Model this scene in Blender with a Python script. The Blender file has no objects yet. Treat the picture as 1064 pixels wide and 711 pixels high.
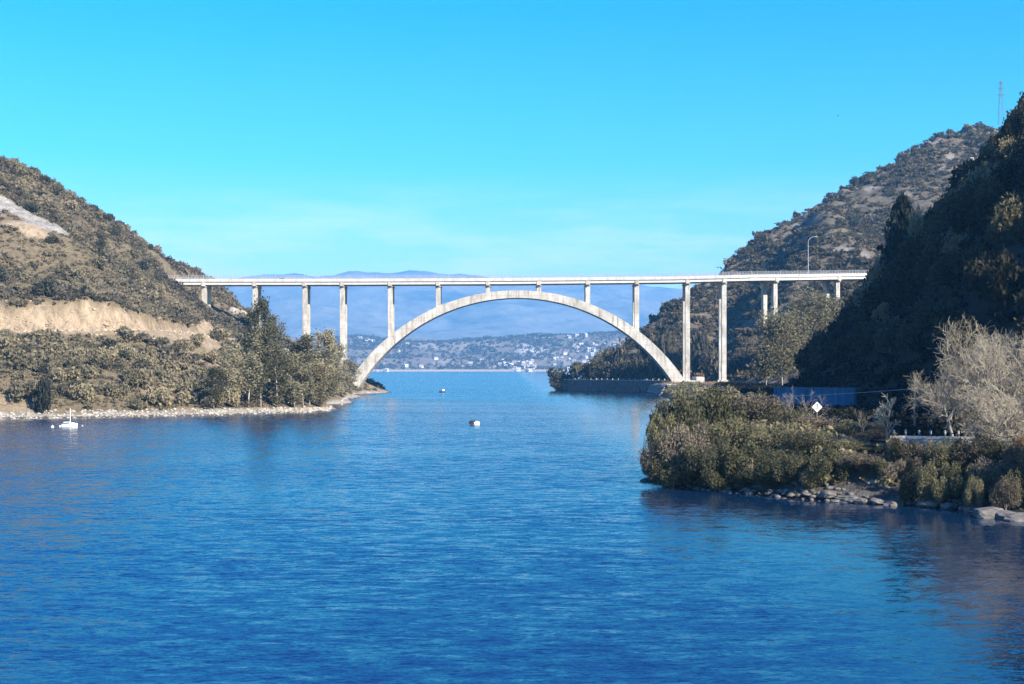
import bpy, math, random
import numpy as np
from mathutils import Vector, Matrix

R = math.radians
scene = bpy.context.scene
COL = scene.collection
F, CX, HY, CH = 1400.0, 532.0, 382.0, 11.8      # focal length in px, principal column, horizon row, camera height


def at(px, py, D):
    return np.array([(px - CX) / F * D, D, CH + (HY - py) / F * D])


def shore(py):
    return CH * F / (py - HY)


# ------------------------------------------------------------------ noise
def _hash(i, j, s):
    n = (i * 374761393 + j * 668265263 + s * 974711) & 0x7fffffff
    n = ((n ^ (n >> 13)) * 1274126177) & 0x7fffffff
    n = n ^ (n >> 16)
    return (n & 0xffff) / 65535.0


def vnoise(x, y, s=0):
    x = np.asarray(x, float); y = np.asarray(y, float)
    i = np.floor(x).astype(np.int64); j = np.floor(y).astype(np.int64)
    u = x - i; v = y - j
    u = u * u * (3 - 2 * u); v = v * v * (3 - 2 * v)
    a = _hash(i, j, s); b = _hash(i + 1, j, s); c = _hash(i, j + 1, s); d = _hash(i + 1, j + 1, s)
    return (a * (1 - u) + b * u) * (1 - v) + (c * (1 - u) + d * u) * v


def fbm(x, y, s=0, o=4):
    t = 0; a = 0.5
    for k in range(o):
        t = t + a * (vnoise(x, y, s + 17 * k) - 0.5)
        x = x * 2.03 + 5.1; y = y * 2.03 + 1.7; a *= 0.5
    return t * 2


def sstep(a, b, x):
    t = np.clip((np.asarray(x, float) - a) / (b - a), 0, 1)
    return t * t * (3 - 2 * t)


# ------------------------------------------------------------------ mesh helpers
def mesh_np(name, V, Q, mats, smooth=False, midx=None):
    V = np.asarray(V, np.float32); Q = np.asarray(Q, np.int32)
    me = bpy.data.meshes.new(name)
    k = Q.shape[1]
    me.vertices.add(len(V)); me.vertices.foreach_set('co', V.ravel())
    me.loops.add(Q.size); me.loops.foreach_set('vertex_index', Q.ravel())
    me.polygons.add(len(Q)); me.polygons.foreach_set('loop_start', np.arange(0, Q.size, k, dtype=np.int32))
    if midx is not None:
        me.polygons.foreach_set('material_index', np.asarray(midx, np.int32))
    if smooth:
        me.polygons.foreach_set('use_smooth', np.ones(len(Q), bool))
    for m in (mats if isinstance(mats, (list, tuple)) else [mats]):
        me.materials.append(m)
    me.update(calc_edges=True)
    return me


class MB:
    """collects boxes, tubes, sweeps; build() links them as ONE mesh object"""
    def __init__(s):
        s.v = []; s.f = []; s.m = []; s.mi = 0

    def add(s, verts, faces):
        o = len(s.v)
        s.v += [tuple(map(float, p)) for p in verts]
        for f in faces:
            s.f.append(tuple(i + o for i in f)); s.m.append(s.mi)
        return s

    def hexa(s, p):
        return s.add(p, [(0, 3, 2, 1), (4, 5, 6, 7), (0, 1, 5, 4), (1, 2, 6, 5), (2, 3, 7, 6), (3, 0, 4, 7)])

    def box(s, c, d, rz=0.0, taper=1.0):
        x, y, z = d[0] / 2, d[1] / 2, d[2] / 2
        ca, sa = math.cos(rz), math.sin(rz)
        P = []
        for zz, k in ((-z, 1.0), (z, taper)):
            for a, b in ((-x, -y), (x, -y), (x, y), (-x, y)):
                a *= k; b *= k
                P.append((c[0] + a * ca - b * sa, c[1] + a * sa + b * ca, c[2] + zz))
        return s.hexa(P)

    def tube(s, pts, rad, n=6, cap=True):
        pts = [Vector(p) for p in pts]
        if not hasattr(rad, '__len__'):
            rad = [rad] * len(pts)
        V = []; Fc = []
        for i, p in enumerate(pts):
            t = (pts[min(i + 1, len(pts) - 1)] - pts[max(i - 1, 0)]).normalized()
            a = t.cross(Vector((0, 0, 1)))
            if a.length < 1e-3:
                a = Vector((1, 0, 0))
            a.normalize(); b = t.cross(a)
            for k in range(n):
                w = 2 * math.pi * k / n
                V.append(p + (a * math.cos(w) + b * math.sin(w)) * rad[i])
        for i in range(len(pts) - 1):
            for k in range(n):
                Fc.append((i * n + k, i * n + (k + 1) % n, (i + 1) * n + (k + 1) % n, (i + 1) * n + k))
        if cap:
            Fc.append(tuple(range(n))[::-1]); Fc.append(tuple((len(pts) - 1) * n + k for k in range(n)))
        return s.add(V, Fc)

    def lathe(s, prof, c=(0, 0, 0), n=12):
        V = []; Fc = []
        for r, z in prof:
            for k in range(n):
                w = 2 * math.pi * k / n
                V.append((c[0] + r * math.cos(w), c[1] + r * math.sin(w), c[2] + z))
        for i in range(len(prof) - 1):
            for k in range(n):
                Fc.append((i * n + k, i * n + (k + 1) % n, (i + 1) * n + (k + 1) % n, (i + 1) * n + k))
        Fc.append(tuple(range(n))[::-1]); Fc.append(tuple((len(prof) - 1) * n + k for k in range(n)))
        return s.add(V, Fc)

    def loft(s, rings, cap=True):
        n = len(rings[0]); V = [p for r in rings for p in r]; Fc = []
        for i in range(len(rings) - 1):
            for k in range(n):
                Fc.append((i * n + k, i * n + (k + 1) % n, (i + 1) * n + (k + 1) % n, (i + 1) * n + k))
        if cap:
            Fc.append(tuple(range(n))[::-1]); Fc.append(tuple((len(rings) - 1) * n + k for k in range(n)))
        return s.add(V, Fc)

    def mesh(s, name, mats, origin=(0, 0, 0), smooth=False):
        me = bpy.data.meshes.new(name)
        o = origin
        me.from_pydata([(a - o[0], b - o[1], c - o[2]) for a, b, c in s.v], [], s.f)
        for m in (mats if isinstance(mats, (list, tuple)) else [mats]):
            me.materials.append(m)
        me.polygons.foreach_set('material_index', s.m)
        if smooth:
            me.polygons.foreach_set('use_smooth', [True] * len(s.f))
        me.update()
        return me

    def build(s, name, mats, parent=None, origin=(0, 0, 0), smooth=False, bevel=0):
        o = link(name, s.mesh(name, mats, origin, smooth), parent)
        if bevel:
            b = o.modifiers.new('bevel', 'BEVEL'); b.width = bevel; b.segments = 1; b.limit_method = 'ANGLE'
        return o


def link(name, me, parent=None):
    o = bpy.data.objects.new(name, me); COL.objects.link(o)
    if parent is not None:
        o.parent = parent
    return o


def tag(o, label=None, cat=None, group=None, kind=None):
    if label: o['label'] = label
    if cat: o['category'] = cat
    if group: o['group'] = group
    if kind: o['kind'] = kind
    return o


def thing(name, label, cat, loc=(0, 0, 0), rz=0.0, group=None, scale=None):
    o = link(name, None); o.location = [float(v) for v in loc]; o.rotation_euler = (0, 0, rz)
    o.empty_display_size = 0.5
    if scale is not None:
        o.scale = scale
    return tag(o, label, cat, group)


def dup(root, loc, rz, scale, label, group):
    c = root.copy(); COL.objects.link(c)
    c.location = [float(v) for v in loc]; c.rotation_euler = (0, 0, rz); c.scale = scale
    c['label'] = label
    if group: c['group'] = group
    for ch in list(root.children):
        k = ch.copy(); COL.objects.link(k); k.parent = c
        for g in list(ch.children):
            q = g.copy(); COL.objects.link(q); q.parent = k
    return c


# ------------------------------------------------------------------ materials
def new_mat(name):
    m = bpy.data.materials.new(name); m.use_nodes = True
    nt = m.node_tree
    return m, nt, nt.nodes['Principled BSDF']


def N(nt, t, **kw):
    n = nt.nodes.new(t)
    for k, v in kw.items():
        setattr(n, k, v)
    return n


def ramp(nt, fac, stops):
    r = N(nt, 'ShaderNodeValToRGB')
    el = r.color_ramp.elements
    while len(el) < len(stops):
        el.new(0.5)
    for e, (p, c) in zip(el, stops):
        e.position = p; e.color = (*c, 1)
    nt.links.new(fac, r.inputs[0])
    return r.outputs[0]


def noise(nt, scale, detail=5, rough=0.6, coord='Object', stretch=None, dist=0.0):
    tc = N(nt, 'ShaderNodeTexCoord'); n = N(nt, 'ShaderNodeTexNoise')
    n.inputs['Scale'].default_value = scale; n.inputs['Detail'].default_value = detail
    n.inputs['Roughness'].default_value = rough; n.inputs['Distortion'].default_value = dist
    if stretch:
        mp = N(nt, 'ShaderNodeMapping'); mp.inputs['Scale'].default_value = stretch
        nt.links.new(tc.outputs[coord], mp.inputs[0]); nt.links.new(mp.outputs[0], n.inputs['Vector'])
    else:
        nt.links.new(tc.outputs[coord], n.inputs['Vector'])
    return n.outputs[0]


def mixc(nt, fac, a, b, mode='MIX'):
    m = N(nt, 'ShaderNodeMix', data_type='RGBA', blend_type=mode)
    for s, v in ((m.inputs[0], fac), (m.inputs[6], a), (m.inputs[7], b)):
        if hasattr(v, 'is_output'):
            nt.links.new(v, s)
        elif hasattr(v, '__len__'):
            s.default_value = (*v, 1)
        else:
            s.default_value = v
    return m.outputs[2]


def math_n(nt, op, a, b=None, clamp=False):
    m = N(nt, 'ShaderNodeMath', operation=op, use_clamp=clamp)
    for s, v in ((m.inputs[0], a), (m.inputs[1], b)):
        if v is None: continue
        if hasattr(v, 'is_output'): nt.links.new(v, s)
        else: s.default_value = v
    return m.outputs[0]


def bump(nt, bsdf, h, strength=0.5, distance=0.1):
    b = N(nt, 'ShaderNodeBump'); b.inputs['Strength'].default_value = strength; b.inputs['Distance'].default_value = distance
    nt.links.new(h, b.inputs['Height']); nt.links.new(b.outputs[0], bsdf.inputs['Normal'])


def mat_noise(name, c1, c2, scale=1.0, rough=0.85, b=0.3, bd=0.05, stretch=None, metal=0.0, detail=6):
    m, nt, p = new_mat(name)
    n = noise(nt, scale, detail=detail, stretch=stretch)
    nt.links.new(ramp(nt, n, [(0.3, c1), (0.7, c2)]), p.inputs['Base Color'])
    p.inputs['Roughness'].default_value = rough; p.inputs['Metallic'].default_value = metal
    if b: bump(nt, p, n, b, bd)
    return m


def mat_leaf(name, stops, spread=1.0, big=None, translucent=0.4):
    """foliage: every leaf card and every plant differs a little in its own colour"""
    m, nt, p = new_mat(name)
    g = N(nt, 'ShaderNodeNewGeometry'); oi = N(nt, 'ShaderNodeObjectInfo')
    a = math_n(nt, 'MULTIPLY', g.outputs['Random Per Island'], 0.40)
    b = math_n(nt, 'MULTIPLY', oi.outputs['Random'], 0.66 if big is None else 0.1)
    f = math_n(nt, 'ADD', a, b)
    if big is not None:
        n = noise(nt, big, detail=5, rough=0.65)
        n = math_n(nt, 'MULTIPLY', math_n(nt, 'SUBTRACT', n, 0.32), 1.25)
        f = math_n(nt, 'ADD', math_n(nt, 'MULTIPLY', f, 0.6), n, True)
    k = len(stops)
    c = ramp(nt, f, [(0.12 + 0.76 * i / (k - 1), s) for i, s in enumerate(stops)])
    nt.links.new(c, p.inputs['Base Color'])
    p.inputs['Roughness'].default_value = 0.75
    p.inputs['Specular IOR Level'].default_value = 0.2
    if translucent:
        tr = N(nt, 'ShaderNodeBsdfTranslucent'); nt.links.new(c, tr.inputs[0])
        mx = N(nt, 'ShaderNodeMixShader'); mx.inputs[0].default_value = translucent
        nt.links.new(p.outputs[0], mx.inputs[1]); nt.links.new(tr.outputs[0], mx.inputs[2])
        nt.links.new(mx.outputs[0], nt.nodes['Material Output'].inputs[0])
    return m


def mat_terrain(name, dry, grass, rock, soil, pale, scale=0.08):
    """hillside ground: dry grass and earth by noise; bare cuts and rock by the surface's own soil / rock attributes"""
    m, nt, p = new_mat(name)
    n1 = noise(nt, scale, 7, 0.65); n2 = noise(nt, scale * 9, 6, 0.7)
    c = ramp(nt, n1, [(0.35, dry), (0.52, grass), (0.68, rock)])
    c = mixc(nt, 0.55, c, ramp(nt, n2, [(0.3, (0.45, 0.42, 0.38)), (0.7, (1.3, 1.25, 1.15))]), 'MULTIPLY')
    sa = N(nt, 'ShaderNodeAttribute', attribute_name='soil'); ra = N(nt, 'ShaderNodeAttribute', attribute_name='rock')
    ns = noise(nt, 0.55, 9, 0.78, stretch=(1, 1, 0.3), dist=0.4); nr = noise(nt, 0.4, 9, 0.8, dist=0.8)
    soilc = ramp(nt, ns, [(0.36, [v * 0.42 for v in soil]), (0.47, [v * 0.85 for v in soil]), (0.55, soil), (0.68, [min(v * 1.4, .8) for v in soil])])
    rockc = ramp(nt, nr, [(0.38, [v * 0.35 for v in pale]), (0.48, [v * 0.85 for v in pale]), (0.66, [min(v * 1.35, .8) for v in pale])])
    c = mixc(nt, sa.outputs['Fac'], c, soilc)
    c = mixc(nt, ra.outputs['Fac'], c, rockc)
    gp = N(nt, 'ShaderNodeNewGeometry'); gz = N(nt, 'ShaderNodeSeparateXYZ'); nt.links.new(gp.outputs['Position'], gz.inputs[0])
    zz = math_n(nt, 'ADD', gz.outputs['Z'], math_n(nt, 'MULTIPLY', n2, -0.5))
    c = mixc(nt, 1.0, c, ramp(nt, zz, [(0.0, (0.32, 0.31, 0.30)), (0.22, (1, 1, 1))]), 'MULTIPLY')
    nt.links.new(c, p.inputs['Base Color']); p.inputs['Roughness'].default_value = 0.95
    p.inputs['Specular IOR Level'].default_value = 0.1
    hh = math_n(nt, 'ADD', n2, nr)
    bump(nt, p, hh, 1.0, 0.9)
    return m


M = {}
# concrete with streaks of weathering
m, nt, p = new_mat('concrete')
n1 = noise(nt, 0.35, 6, 0.65); n2 = noise(nt, 0.9, 6, 0.7, stretch=(1, 1, 0.12))
c = ramp(nt, n1, [(0.3, (0.33, 0.305, 0.265)), (0.7, (0.47, 0.45, 0.405))])
c = mixc(nt, 0.8, c, ramp(nt, n2, [(0.34, (0.36, 0.34, 0.31)), (0.42, (0.72, 0.70, 0.66)), (0.52, (1, 1, 1))]), 'MULTIPLY')
tcz = N(nt, 'ShaderNodeTexCoord'); sz_ = N(nt, 'ShaderNodeSeparateXYZ'); nt.links.new(tcz.outputs['Object'], sz_.inputs[0])
jz = math_n(nt, 'FRACT', math_n(nt, 'MULTIPLY', sz_.outputs['Z'], 1 / 3.6))
c = mixc(nt, 1.0, c, ramp(nt, jz, [(0.0, (0.62, 0.60, 0.57)), (0.06, (1, 1, 1))]), 'MULTIPLY')
n3 = noise(nt, 0.12, 3, 0.5); c = mixc(nt, 0.7, c, ramp(nt, n3, [(0.35, (0.72, 0.70, 0.66)), (0.6, (1.08, 1.08, 1.08))]), 'MULTIPLY')
nt.links.new(c, p.inputs['Base Color']); p.inputs['Roughness'].default_value = 0.9; bump(nt, p, n2, 0.3, 0.03)
M['concrete'] = m
M['concrete_new'] = mat_noise('pale_concrete', (0.31, 0.297, 0.27), (0.47, 0.455, 0.42), 0.5, stretch=(1, 1, 0.3))
M['girder'] = mat_noise('girder_concrete', (0.38, 0.365, 0.33), (0.52, 0.50, 0.465), 0.4, stretch=(1, 1, 0.2))
M['rail'] = mat_noise('galvanised_steel', (0.30, 0.31, 0.33), (0.42, 0.43, 0.45), 2.0, rough=0.5, b=0)
M['asphalt'] = mat_noise('asphalt', (0.04, 0.04, 0.042), (0.07, 0.068, 0.065), 1.2)
M['white'] = mat_noise('white_paint', (0.72, 0.72, 0.70), (0.82, 0.82, 0.80), 1.5, rough=0.5, b=0)
M['black'] = mat_noise('black_rubber', (0.012, 0.012, 0.013), (0.03, 0.03, 0.03), 4, rough=0.6, b=0)
M['dark_paint'] = mat_noise('dark_car_paint', (0.015, 0.017, 0.02), (0.022, 0.025, 0.03), 1, rough=0.3, b=0)
M['blue_paint'] = mat_noise('blue_grey_car_paint', (0.05, 0.08, 0.13), (0.07, 0.10, 0.15), 1, rough=0.3, b=0)
M['glass'] = mat_noise('dark_window_glass', (0.02, 0.025, 0.03), (0.03, 0.035, 0.045), 1, rough=0.06, b=0)
M['rust'] = mat_noise('weathered_steel', (0.18, 0.16, 0.14), (0.30, 0.28, 0.26), 2, rough=0.6, b=0.1)
M['stone_dark'] = mat_noise('dark_stone', (0.07, 0.065, 0.06), (0.16, 0.15, 0.14), 0.6, b=0.8, bd=0.3)
M['rock'] = mat_noise('pale_rock', (0.14, 0.125, 0.10), (0.36, 0.33, 0.28), 0.5, b=0.8, bd=0.25)
M['rock_grey'] = mat_noise('grey_rock', (0.03, 0.028, 0.025), (0.17, 0.155, 0.135), 1.3, b=0.8, bd=0.2)
M['blue_wall'] = mat_noise('blue_shade_wall', (0.018, 0.075, 0.135), (0.05, 0.15, 0.24), 0.7, stretch=(1, 1, 0.25), b=0.2)  # bluish shade on the concrete wall is put into this base colour
M['bark'] = mat_noise('grey_bark', (0.10, 0.085, 0.07), (0.22, 0.19, 0.16), 2.5, stretch=(1, 1, 0.3))
M['bark_pale'] = mat_noise('pale_eucalyptus_bark', (0.20, 0.18, 0.15), (0.44, 0.41, 0.36), 0.9, stretch=(1, 1, 0.3))
M['twig'] = mat_noise('pale_bare_twigs', (0.17, 0.145, 0.105), (0.36, 0.315, 0.23), 0.6, b=0)
M['twig_pale'] = mat_noise('pale_twigs', (0.30, 0.27, 0.18), (0.48, 0.43, 0.31), 0.6, b=0)
M['bark_bare'] = mat_noise('bare_tree_bark', (0.14, 0.12, 0.10), (0.34, 0.31, 0.26), 1.2, stretch=(1, 1, 0.3))
M['twig_dark'] = mat_noise('grey_bare_twigs', (0.16, 0.14, 0.11), (0.30, 0.27, 0.22), 0.6, b=0)
M['roof'] = mat_noise('clay_roof', (0.22, 0.11, 0.07), (0.32, 0.18, 0.12), 0.5, b=0)
M['cream'] = mat_noise('cream_wall', (0.62, 0.58, 0.50), (0.75, 0.71, 0.64), 0.4, b=0)
M['far_wall'] = mat_noise('hazed_white_wall', (0.34, 0.33, 0.31), (0.50, 0.49, 0.46), 0.05, b=0)  # white walls dulled in the colour to stand in for haze
M['far_roof'] = mat_noise('hazed_roof', (0.20, 0.14, 0.11), (0.28, 0.22, 0.18), 0.05, b=0)  # roofs dulled in the colour along with the hazed walls
M['wood'] = mat_noise('grey_timber', (0.10, 0.085, 0.07), (0.20, 0.17, 0.14), 1.5, stretch=(1, 1, 0.2))

M['scrub_left'] = mat_leaf('scrub_leaf_left', [(0.0518, 0.0475, 0.0351), (0.144, 0.1248, 0.0824), (0.2304, 0.1943, 0.1236), (0.3341, 0.2705, 0.17)], big=0.035)
M['shrub'] = mat_leaf('shrub_leaf', [(0.0691, 0.064, 0.0432), (0.1613, 0.1435, 0.0886), (0.2362, 0.2042, 0.1236), (0.311, 0.2594, 0.1597)])
M['shrub_dark'] = mat_leaf('dark_shrub_leaf', [(0.025, 0.028, 0.02), (0.055, 0.058, 0.038), (0.09, 0.09, 0.056)])
M['euca'] = mat_leaf('eucalyptus_leaf', [(0.1008, 0.0973, 0.06), (0.1865, 0.1739, 0.1066), (0.2621, 0.2385, 0.1476), (0.3226, 0.2782, 0.1714)])
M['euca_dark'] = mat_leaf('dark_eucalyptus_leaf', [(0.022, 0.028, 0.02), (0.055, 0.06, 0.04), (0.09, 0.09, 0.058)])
M['scrub_back'] = mat_leaf('scrub_leaf_back', [(0.042, 0.036, 0.0221), (0.0945, 0.08, 0.0459), (0.147, 0.12, 0.068), (0.21, 0.165, 0.0935)], big=0.02)
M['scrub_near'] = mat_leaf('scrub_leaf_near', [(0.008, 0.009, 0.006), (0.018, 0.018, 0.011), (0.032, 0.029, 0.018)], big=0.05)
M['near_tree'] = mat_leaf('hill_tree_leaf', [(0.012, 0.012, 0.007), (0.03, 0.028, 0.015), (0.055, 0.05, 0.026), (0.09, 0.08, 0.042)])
M['sunny_tree'] = mat_leaf('sunlit_tree_leaf', [(0.05, 0.045, 0.022), (0.13, 0.112, 0.055), (0.21, 0.18, 0.095), (0.27, 0.23, 0.13)])  # lighter copy of the hill tree leaf, sunlight put into the colour
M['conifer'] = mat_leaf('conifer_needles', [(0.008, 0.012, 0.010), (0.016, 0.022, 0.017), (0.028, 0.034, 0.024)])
M['bush'] = mat_leaf('bank_bush_leaf', [(0.0435, 0.0456, 0.0232), (0.1063, 0.1025, 0.0518), (0.1642, 0.1518, 0.0803), (0.2415, 0.2087, 0.116)])
M['euca_mid'] = mat_leaf('olive_eucalyptus_leaf', [(0.0554, 0.0557, 0.0324), (0.1159, 0.1093, 0.0628), (0.1764, 0.159, 0.0914), (0.2318, 0.1987, 0.1142)])
M['bush_dark'] = mat_leaf('dark_bank_bush_leaf', [(0.0232, 0.0279, 0.0161), (0.058, 0.0614, 0.0339), (0.1015, 0.0977, 0.0536), (0.1449, 0.1302, 0.0759)])
M['bush_dry'] = mat_leaf('brownish_bank_bush_leaf', [(0.0552, 0.0465, 0.0336), (0.1196, 0.1004, 0.0693), (0.184, 0.1535, 0.105), (0.2576, 0.2093, 0.147)])
M['dry'] = mat_leaf('dry_grass_blades', [(0.16, 0.11, 0.06), (0.30, 0.21, 0.11), (0.42, 0.31, 0.18)])
M['rust_leaf'] = mat_leaf('dry_orange_leaf', [(0.16, 0.09, 0.045), (0.30, 0.19, 0.09), (0.40, 0.28, 0.15)])
M['far_veg'] = mat_leaf('far_wood_leaf', [(0.06, 0.062, 0.055), (0.11, 0.105, 0.09), (0.16, 0.145, 0.12)], big=0.004)
M['promontory_leaf'] = mat_leaf('promontory_tree_leaf', [(0.04, 0.039, 0.027), (0.08, 0.074, 0.05), (0.13, 0.115, 0.076)])

M['ground_left'] = mat_terrain('left_hill_ground', (0.13, 0.11, 0.07), (0.185, 0.15, 0.095), (0.15, 0.122, 0.08), (0.35, 0.27, 0.18), (0.33, 0.305, 0.265))
M['ground_back'] = mat_terrain('back_hill_ground', (0.075, 0.068, 0.052), (0.125, 0.108, 0.078), (0.10, 0.09, 0.07), (0.36, 0.28, 0.18), (0.36, 0.34, 0.31), 0.04)
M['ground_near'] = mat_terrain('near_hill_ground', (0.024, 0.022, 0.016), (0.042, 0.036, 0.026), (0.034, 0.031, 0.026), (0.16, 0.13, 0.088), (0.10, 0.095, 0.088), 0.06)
M['ground_far'] = mat_terrain('far_shore_ground', (0.10, 0.095, 0.08), (0.16, 0.14, 0.115), (0.13, 0.115, 0.095), (0.34, 0.30, 0.24), (0.42, 0.40, 0.36), 0.006)
M['mountain'] = mat_terrain('mountain_ground', (0.055, 0.065, 0.065), (0.16, 0.155, 0.14), (0.10, 0.10, 0.09), (0.2, 0.2, 0.2), (0.3, 0.3, 0.3), 0.0015)

# water
m, nt, p = new_mat('lake_water')
p.inputs['Base Color'].default_value = (0.002, 0.014, 0.040, 1)
p.inputs['Roughness'].default_value = 0.07; p.inputs['IOR'].default_value = 1.55


def slope_noise(scale, detail, rough, stretch, amp):
    """wave slopes straight from a noise field, so that far waves stay as steep as near ones"""
    tc = N(nt, 'ShaderNodeTexCoord'); mp = N(nt, 'ShaderNodeMapping'); mp.inputs['Scale'].default_value = stretch
    n = N(nt, 'ShaderNodeTexNoise'); n.inputs['Scale'].default_value = scale; n.inputs['Detail'].default_value = detail; n.inputs['Roughness'].default_value = rough
    nt.links.new(tc.outputs['Object'], mp.inputs[0]); nt.links.new(mp.outputs[0], n.inputs['Vector'])
    v = N(nt, 'ShaderNodeVectorMath', operation='SUBTRACT'); nt.links.new(n.outputs['Color'], v.inputs[0]); v.inputs[1].default_value = (0.5, 0.5, 0.5)
    k = N(nt, 'ShaderNodeVectorMath', operation='MULTIPLY'); nt.links.new(v.outputs[0], k.inputs[0]); k.inputs[1].default_value = (amp[0], amp[1], 0)
    return k.outputs[0]


def vadd(a, b):
    v = N(nt, 'ShaderNodeVectorMath', operation='ADD')
    for q, x in zip(v.inputs, (a, b)):
        if hasattr(x, 'is_output'): nt.links.new(x, q)
        else: q.default_value = x
    return v.outputs[0]


gust = noise(nt, 1.0, 4, 0.55, stretch=(0.018, 0.045, 1))
sl = vadd(slope_noise(1.0, 4, 0.66, (0.75, 2.2, 1), (0.42, 1.0)), slope_noise(1.0, 4, 0.66, (2.4, 6.5, 1), (0.50, 0.95)))
sl = vadd(sl, slope_noise(1.0, 2, 0.5, (0.05, 0.16, 1), (0.10, 0.22)))
# the steep faces of the wind waves all lean the same way, towards the near shore
sp = N(nt, 'ShaderNodeSeparateXYZ'); nt.links.new(sl, sp.inputs[0])
ny = math_n(nt, 'MULTIPLY', math_n(nt, 'ADD', math_n(nt, 'ABSOLUTE', sp.outputs['Y']), 0.02), -1.0)
sp2 = N(nt, 'ShaderNodeSeparateXYZ'); nt.links.new(slope_noise(1.0, 4, 0.66, (0.45, 1.15, 1), (0.2, 0.50)), sp2.inputs[0])
ny = math_n(nt, 'ADD', ny, sp2.outputs['Y'])
cb = N(nt, 'ShaderNodeCombineXYZ'); nt.links.new(sp.outputs['X'], cb.inputs[0]); nt.links.new(ny, cb.inputs[1])
sc = N(nt, 'ShaderNodeVectorMath', operation='SCALE'); nt.links.new(cb.outputs[0], sc.inputs[0])
geo = N(nt, 'ShaderNodeNewGeometry'); gx = N(nt, 'ShaderNodeSeparateXYZ'); nt.links.new(geo.outputs['Position'], gx.inputs[0])
mr = N(nt, 'ShaderNodeMapRange', interpolation_type='SMOOTHSTEP')         # calmer water in the lee of the right bank
nt.links.new(math_n(nt, 'ADD', gx.outputs['X'], math_n(nt, 'MULTIPLY', noise(nt, 0.06, 3), 8.0)), mr.inputs[0])
for q_, v_ in zip(mr.inputs[1:5], (10.0, 26.0, 1.0, 0.42)): q_.default_value = v_
gs = ramp(nt, gust, [(0.32, (0.62, 0.62, 0.62)), (0.64, (0.98, 0.98, 0.98))])
nt.links.new(math_n(nt, 'MULTIPLY', gs, mr.outputs[0]), sc.inputs['Scale'])
nv = N(nt, 'ShaderNodeVectorMath', operation='NORMALIZE'); nt.links.new(vadd(sc.outputs[0], (0.0, 0.0, 1.0)), nv.inputs[0])
nt.links.new(nv.outputs[0], p.inputs['Normal'])
M['water'] = m

# ------------------------------------------------------------------ terrain functions
class RBF:
    def __init__(s, pts):
        P = np.array(pts, float); s.c = P[:, :2]; n = len(P)
        A = np.zeros((n + 3, n + 3))
        A[:n, :n] = np.hypot(P[:, None, 0] - P[None, :, 0], P[:, None, 1] - P[None, :, 1])
        A[:n, n] = 1; A[:n, n + 1:] = P[:, :2] / 100; A[n:, :n] = A[:n, n:].T
        s.w = np.linalg.solve(A, np.r_[P[:, 2], 0, 0, 0])

    def __call__(s, X, Y):
        X = np.asarray(X, float); Y = np.asarray(Y, float); sh = np.broadcast(X, Y).shape
        x = np.broadcast_to(X, sh).ravel(); y = np.broadcast_to(Y, sh).ravel(); out = np.zeros(x.size)
        for k in range(0, x.size, 20000):
            d = np.hypot(x[k:k + 20000, None] - s.c[None, :, 0], y[k:k + 20000, None] - s.c[None, :, 1])
            out[k:k + 20000] = d @ s.w[:-3] + s.w[-3] + x[k:k + 20000] / 100 * s.w[-2] + y[k:k + 20000] / 100 * s.w[-1]
        return out.reshape(sh)


def seg_dist(X, Y, path):
    """distance to a polyline, parameter along it and signed side (positive to the left of its direction)"""
    best = np.full(np.shape(X), 1e9); side = np.zeros(np.shape(X)); par = np.zeros(np.shape(X)); acc = 0
    for (a, b) in zip(path[:-1], path[1:]):
        ax, ay = a[0], a[1]; dx, dy = b[0] - ax, b[1] - ay; L2 = dx * dx + dy * dy; L = math.sqrt(L2)
        t = np.clip(((X - ax) * dx + (Y - ay) * dy) / L2, 0, 1)
        d = np.hypot(X - ax - t * dx, Y - ay - t * dy)
        sd = (dx * (Y - ay) - dy * (X - ax)) / L
        k = d < best
        best = np.where(k, d, best); side = np.where(k, sd, side); par = np.where(k, acc + t * L, par); acc += L
    return best, par, side


# left hill: silhouette, shore and slope points read off the photograph, each at its own distance
L_SHORE = [(-110, 440), (-50, 437), (0, 435.5), (80, 434.5), (150, 433), (220, 432), (280, 430), (320, 428.5), (342, 427), (354, 421), (365, 414.5), (380, 410)]
lp = []
prev = None
for px, py in L_SHORE:
    D = shore(py); X = (px - CX) / F * D
    lp.append((X, D, 0.0)); lp.append((X + 6, D - 16, -5.0)); lp.append((X - 2, D + 5, 2.2))
lp += [(-58, 625, 0), (-78, 690, 0), (-120, 770, 0), (-190, 860, 0), (-40, 640, -5), (-60, 720, -5), (-100, 800, -5), (-30, 590, -5), (-160, 900, -5), (-320, 900, 30)]
for px, py, D in [(0, 346, 368), (75, 344, 376), (150, 343, 392), (235, 352, 450), (-90, 348, 360),
                  (0, 313, 374), (75, 311, 383), (150, 325, 399),
                  (0, 242, 440), (60, 240, 462), (100, 278, 482), (40, 290, 420), (150, 300, 500),
                  (-100, 240, 430), (-100, 150, 470),
                  (0, 174, 515), (60, 197, 545), (115, 229, 580), (160, 261, 605), (200, 289, 640), (228, 299, 662), (250, 325, 655),
                  (165, 291, 590), (182, 299, 603), (211, 324, 604), (264, 344, 606), (316, 362, 604), (355, 380, 602), (368, 399, 600),
                  (300, 352, 640), (330, 372, 630), (200, 335, 520), (260, 362, 500), (300, 385, 470), (330, 400, 460),
                  (100, 390, 340), (200, 395, 375), (0, 392, 332), (270, 405, 400)]:
    lp.append(tuple(at(px, py, D)))
lp += [(-200, 700, 62), (-280, 650, 105), (-330, 560, 125), (-400, 480, 120), (-420, 760, 90), (-330, 400, 60), (-260, 330, 12)]
rbfL = RBF(lp)
TRACK = [tuple(at(-90, 348, 360)), tuple(at(0, 346, 368)), tuple(at(75, 344, 376)), tuple(at(150, 343.5, 392)), tuple(at(200, 347, 420)), tuple(at(236, 352, 452))]
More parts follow.
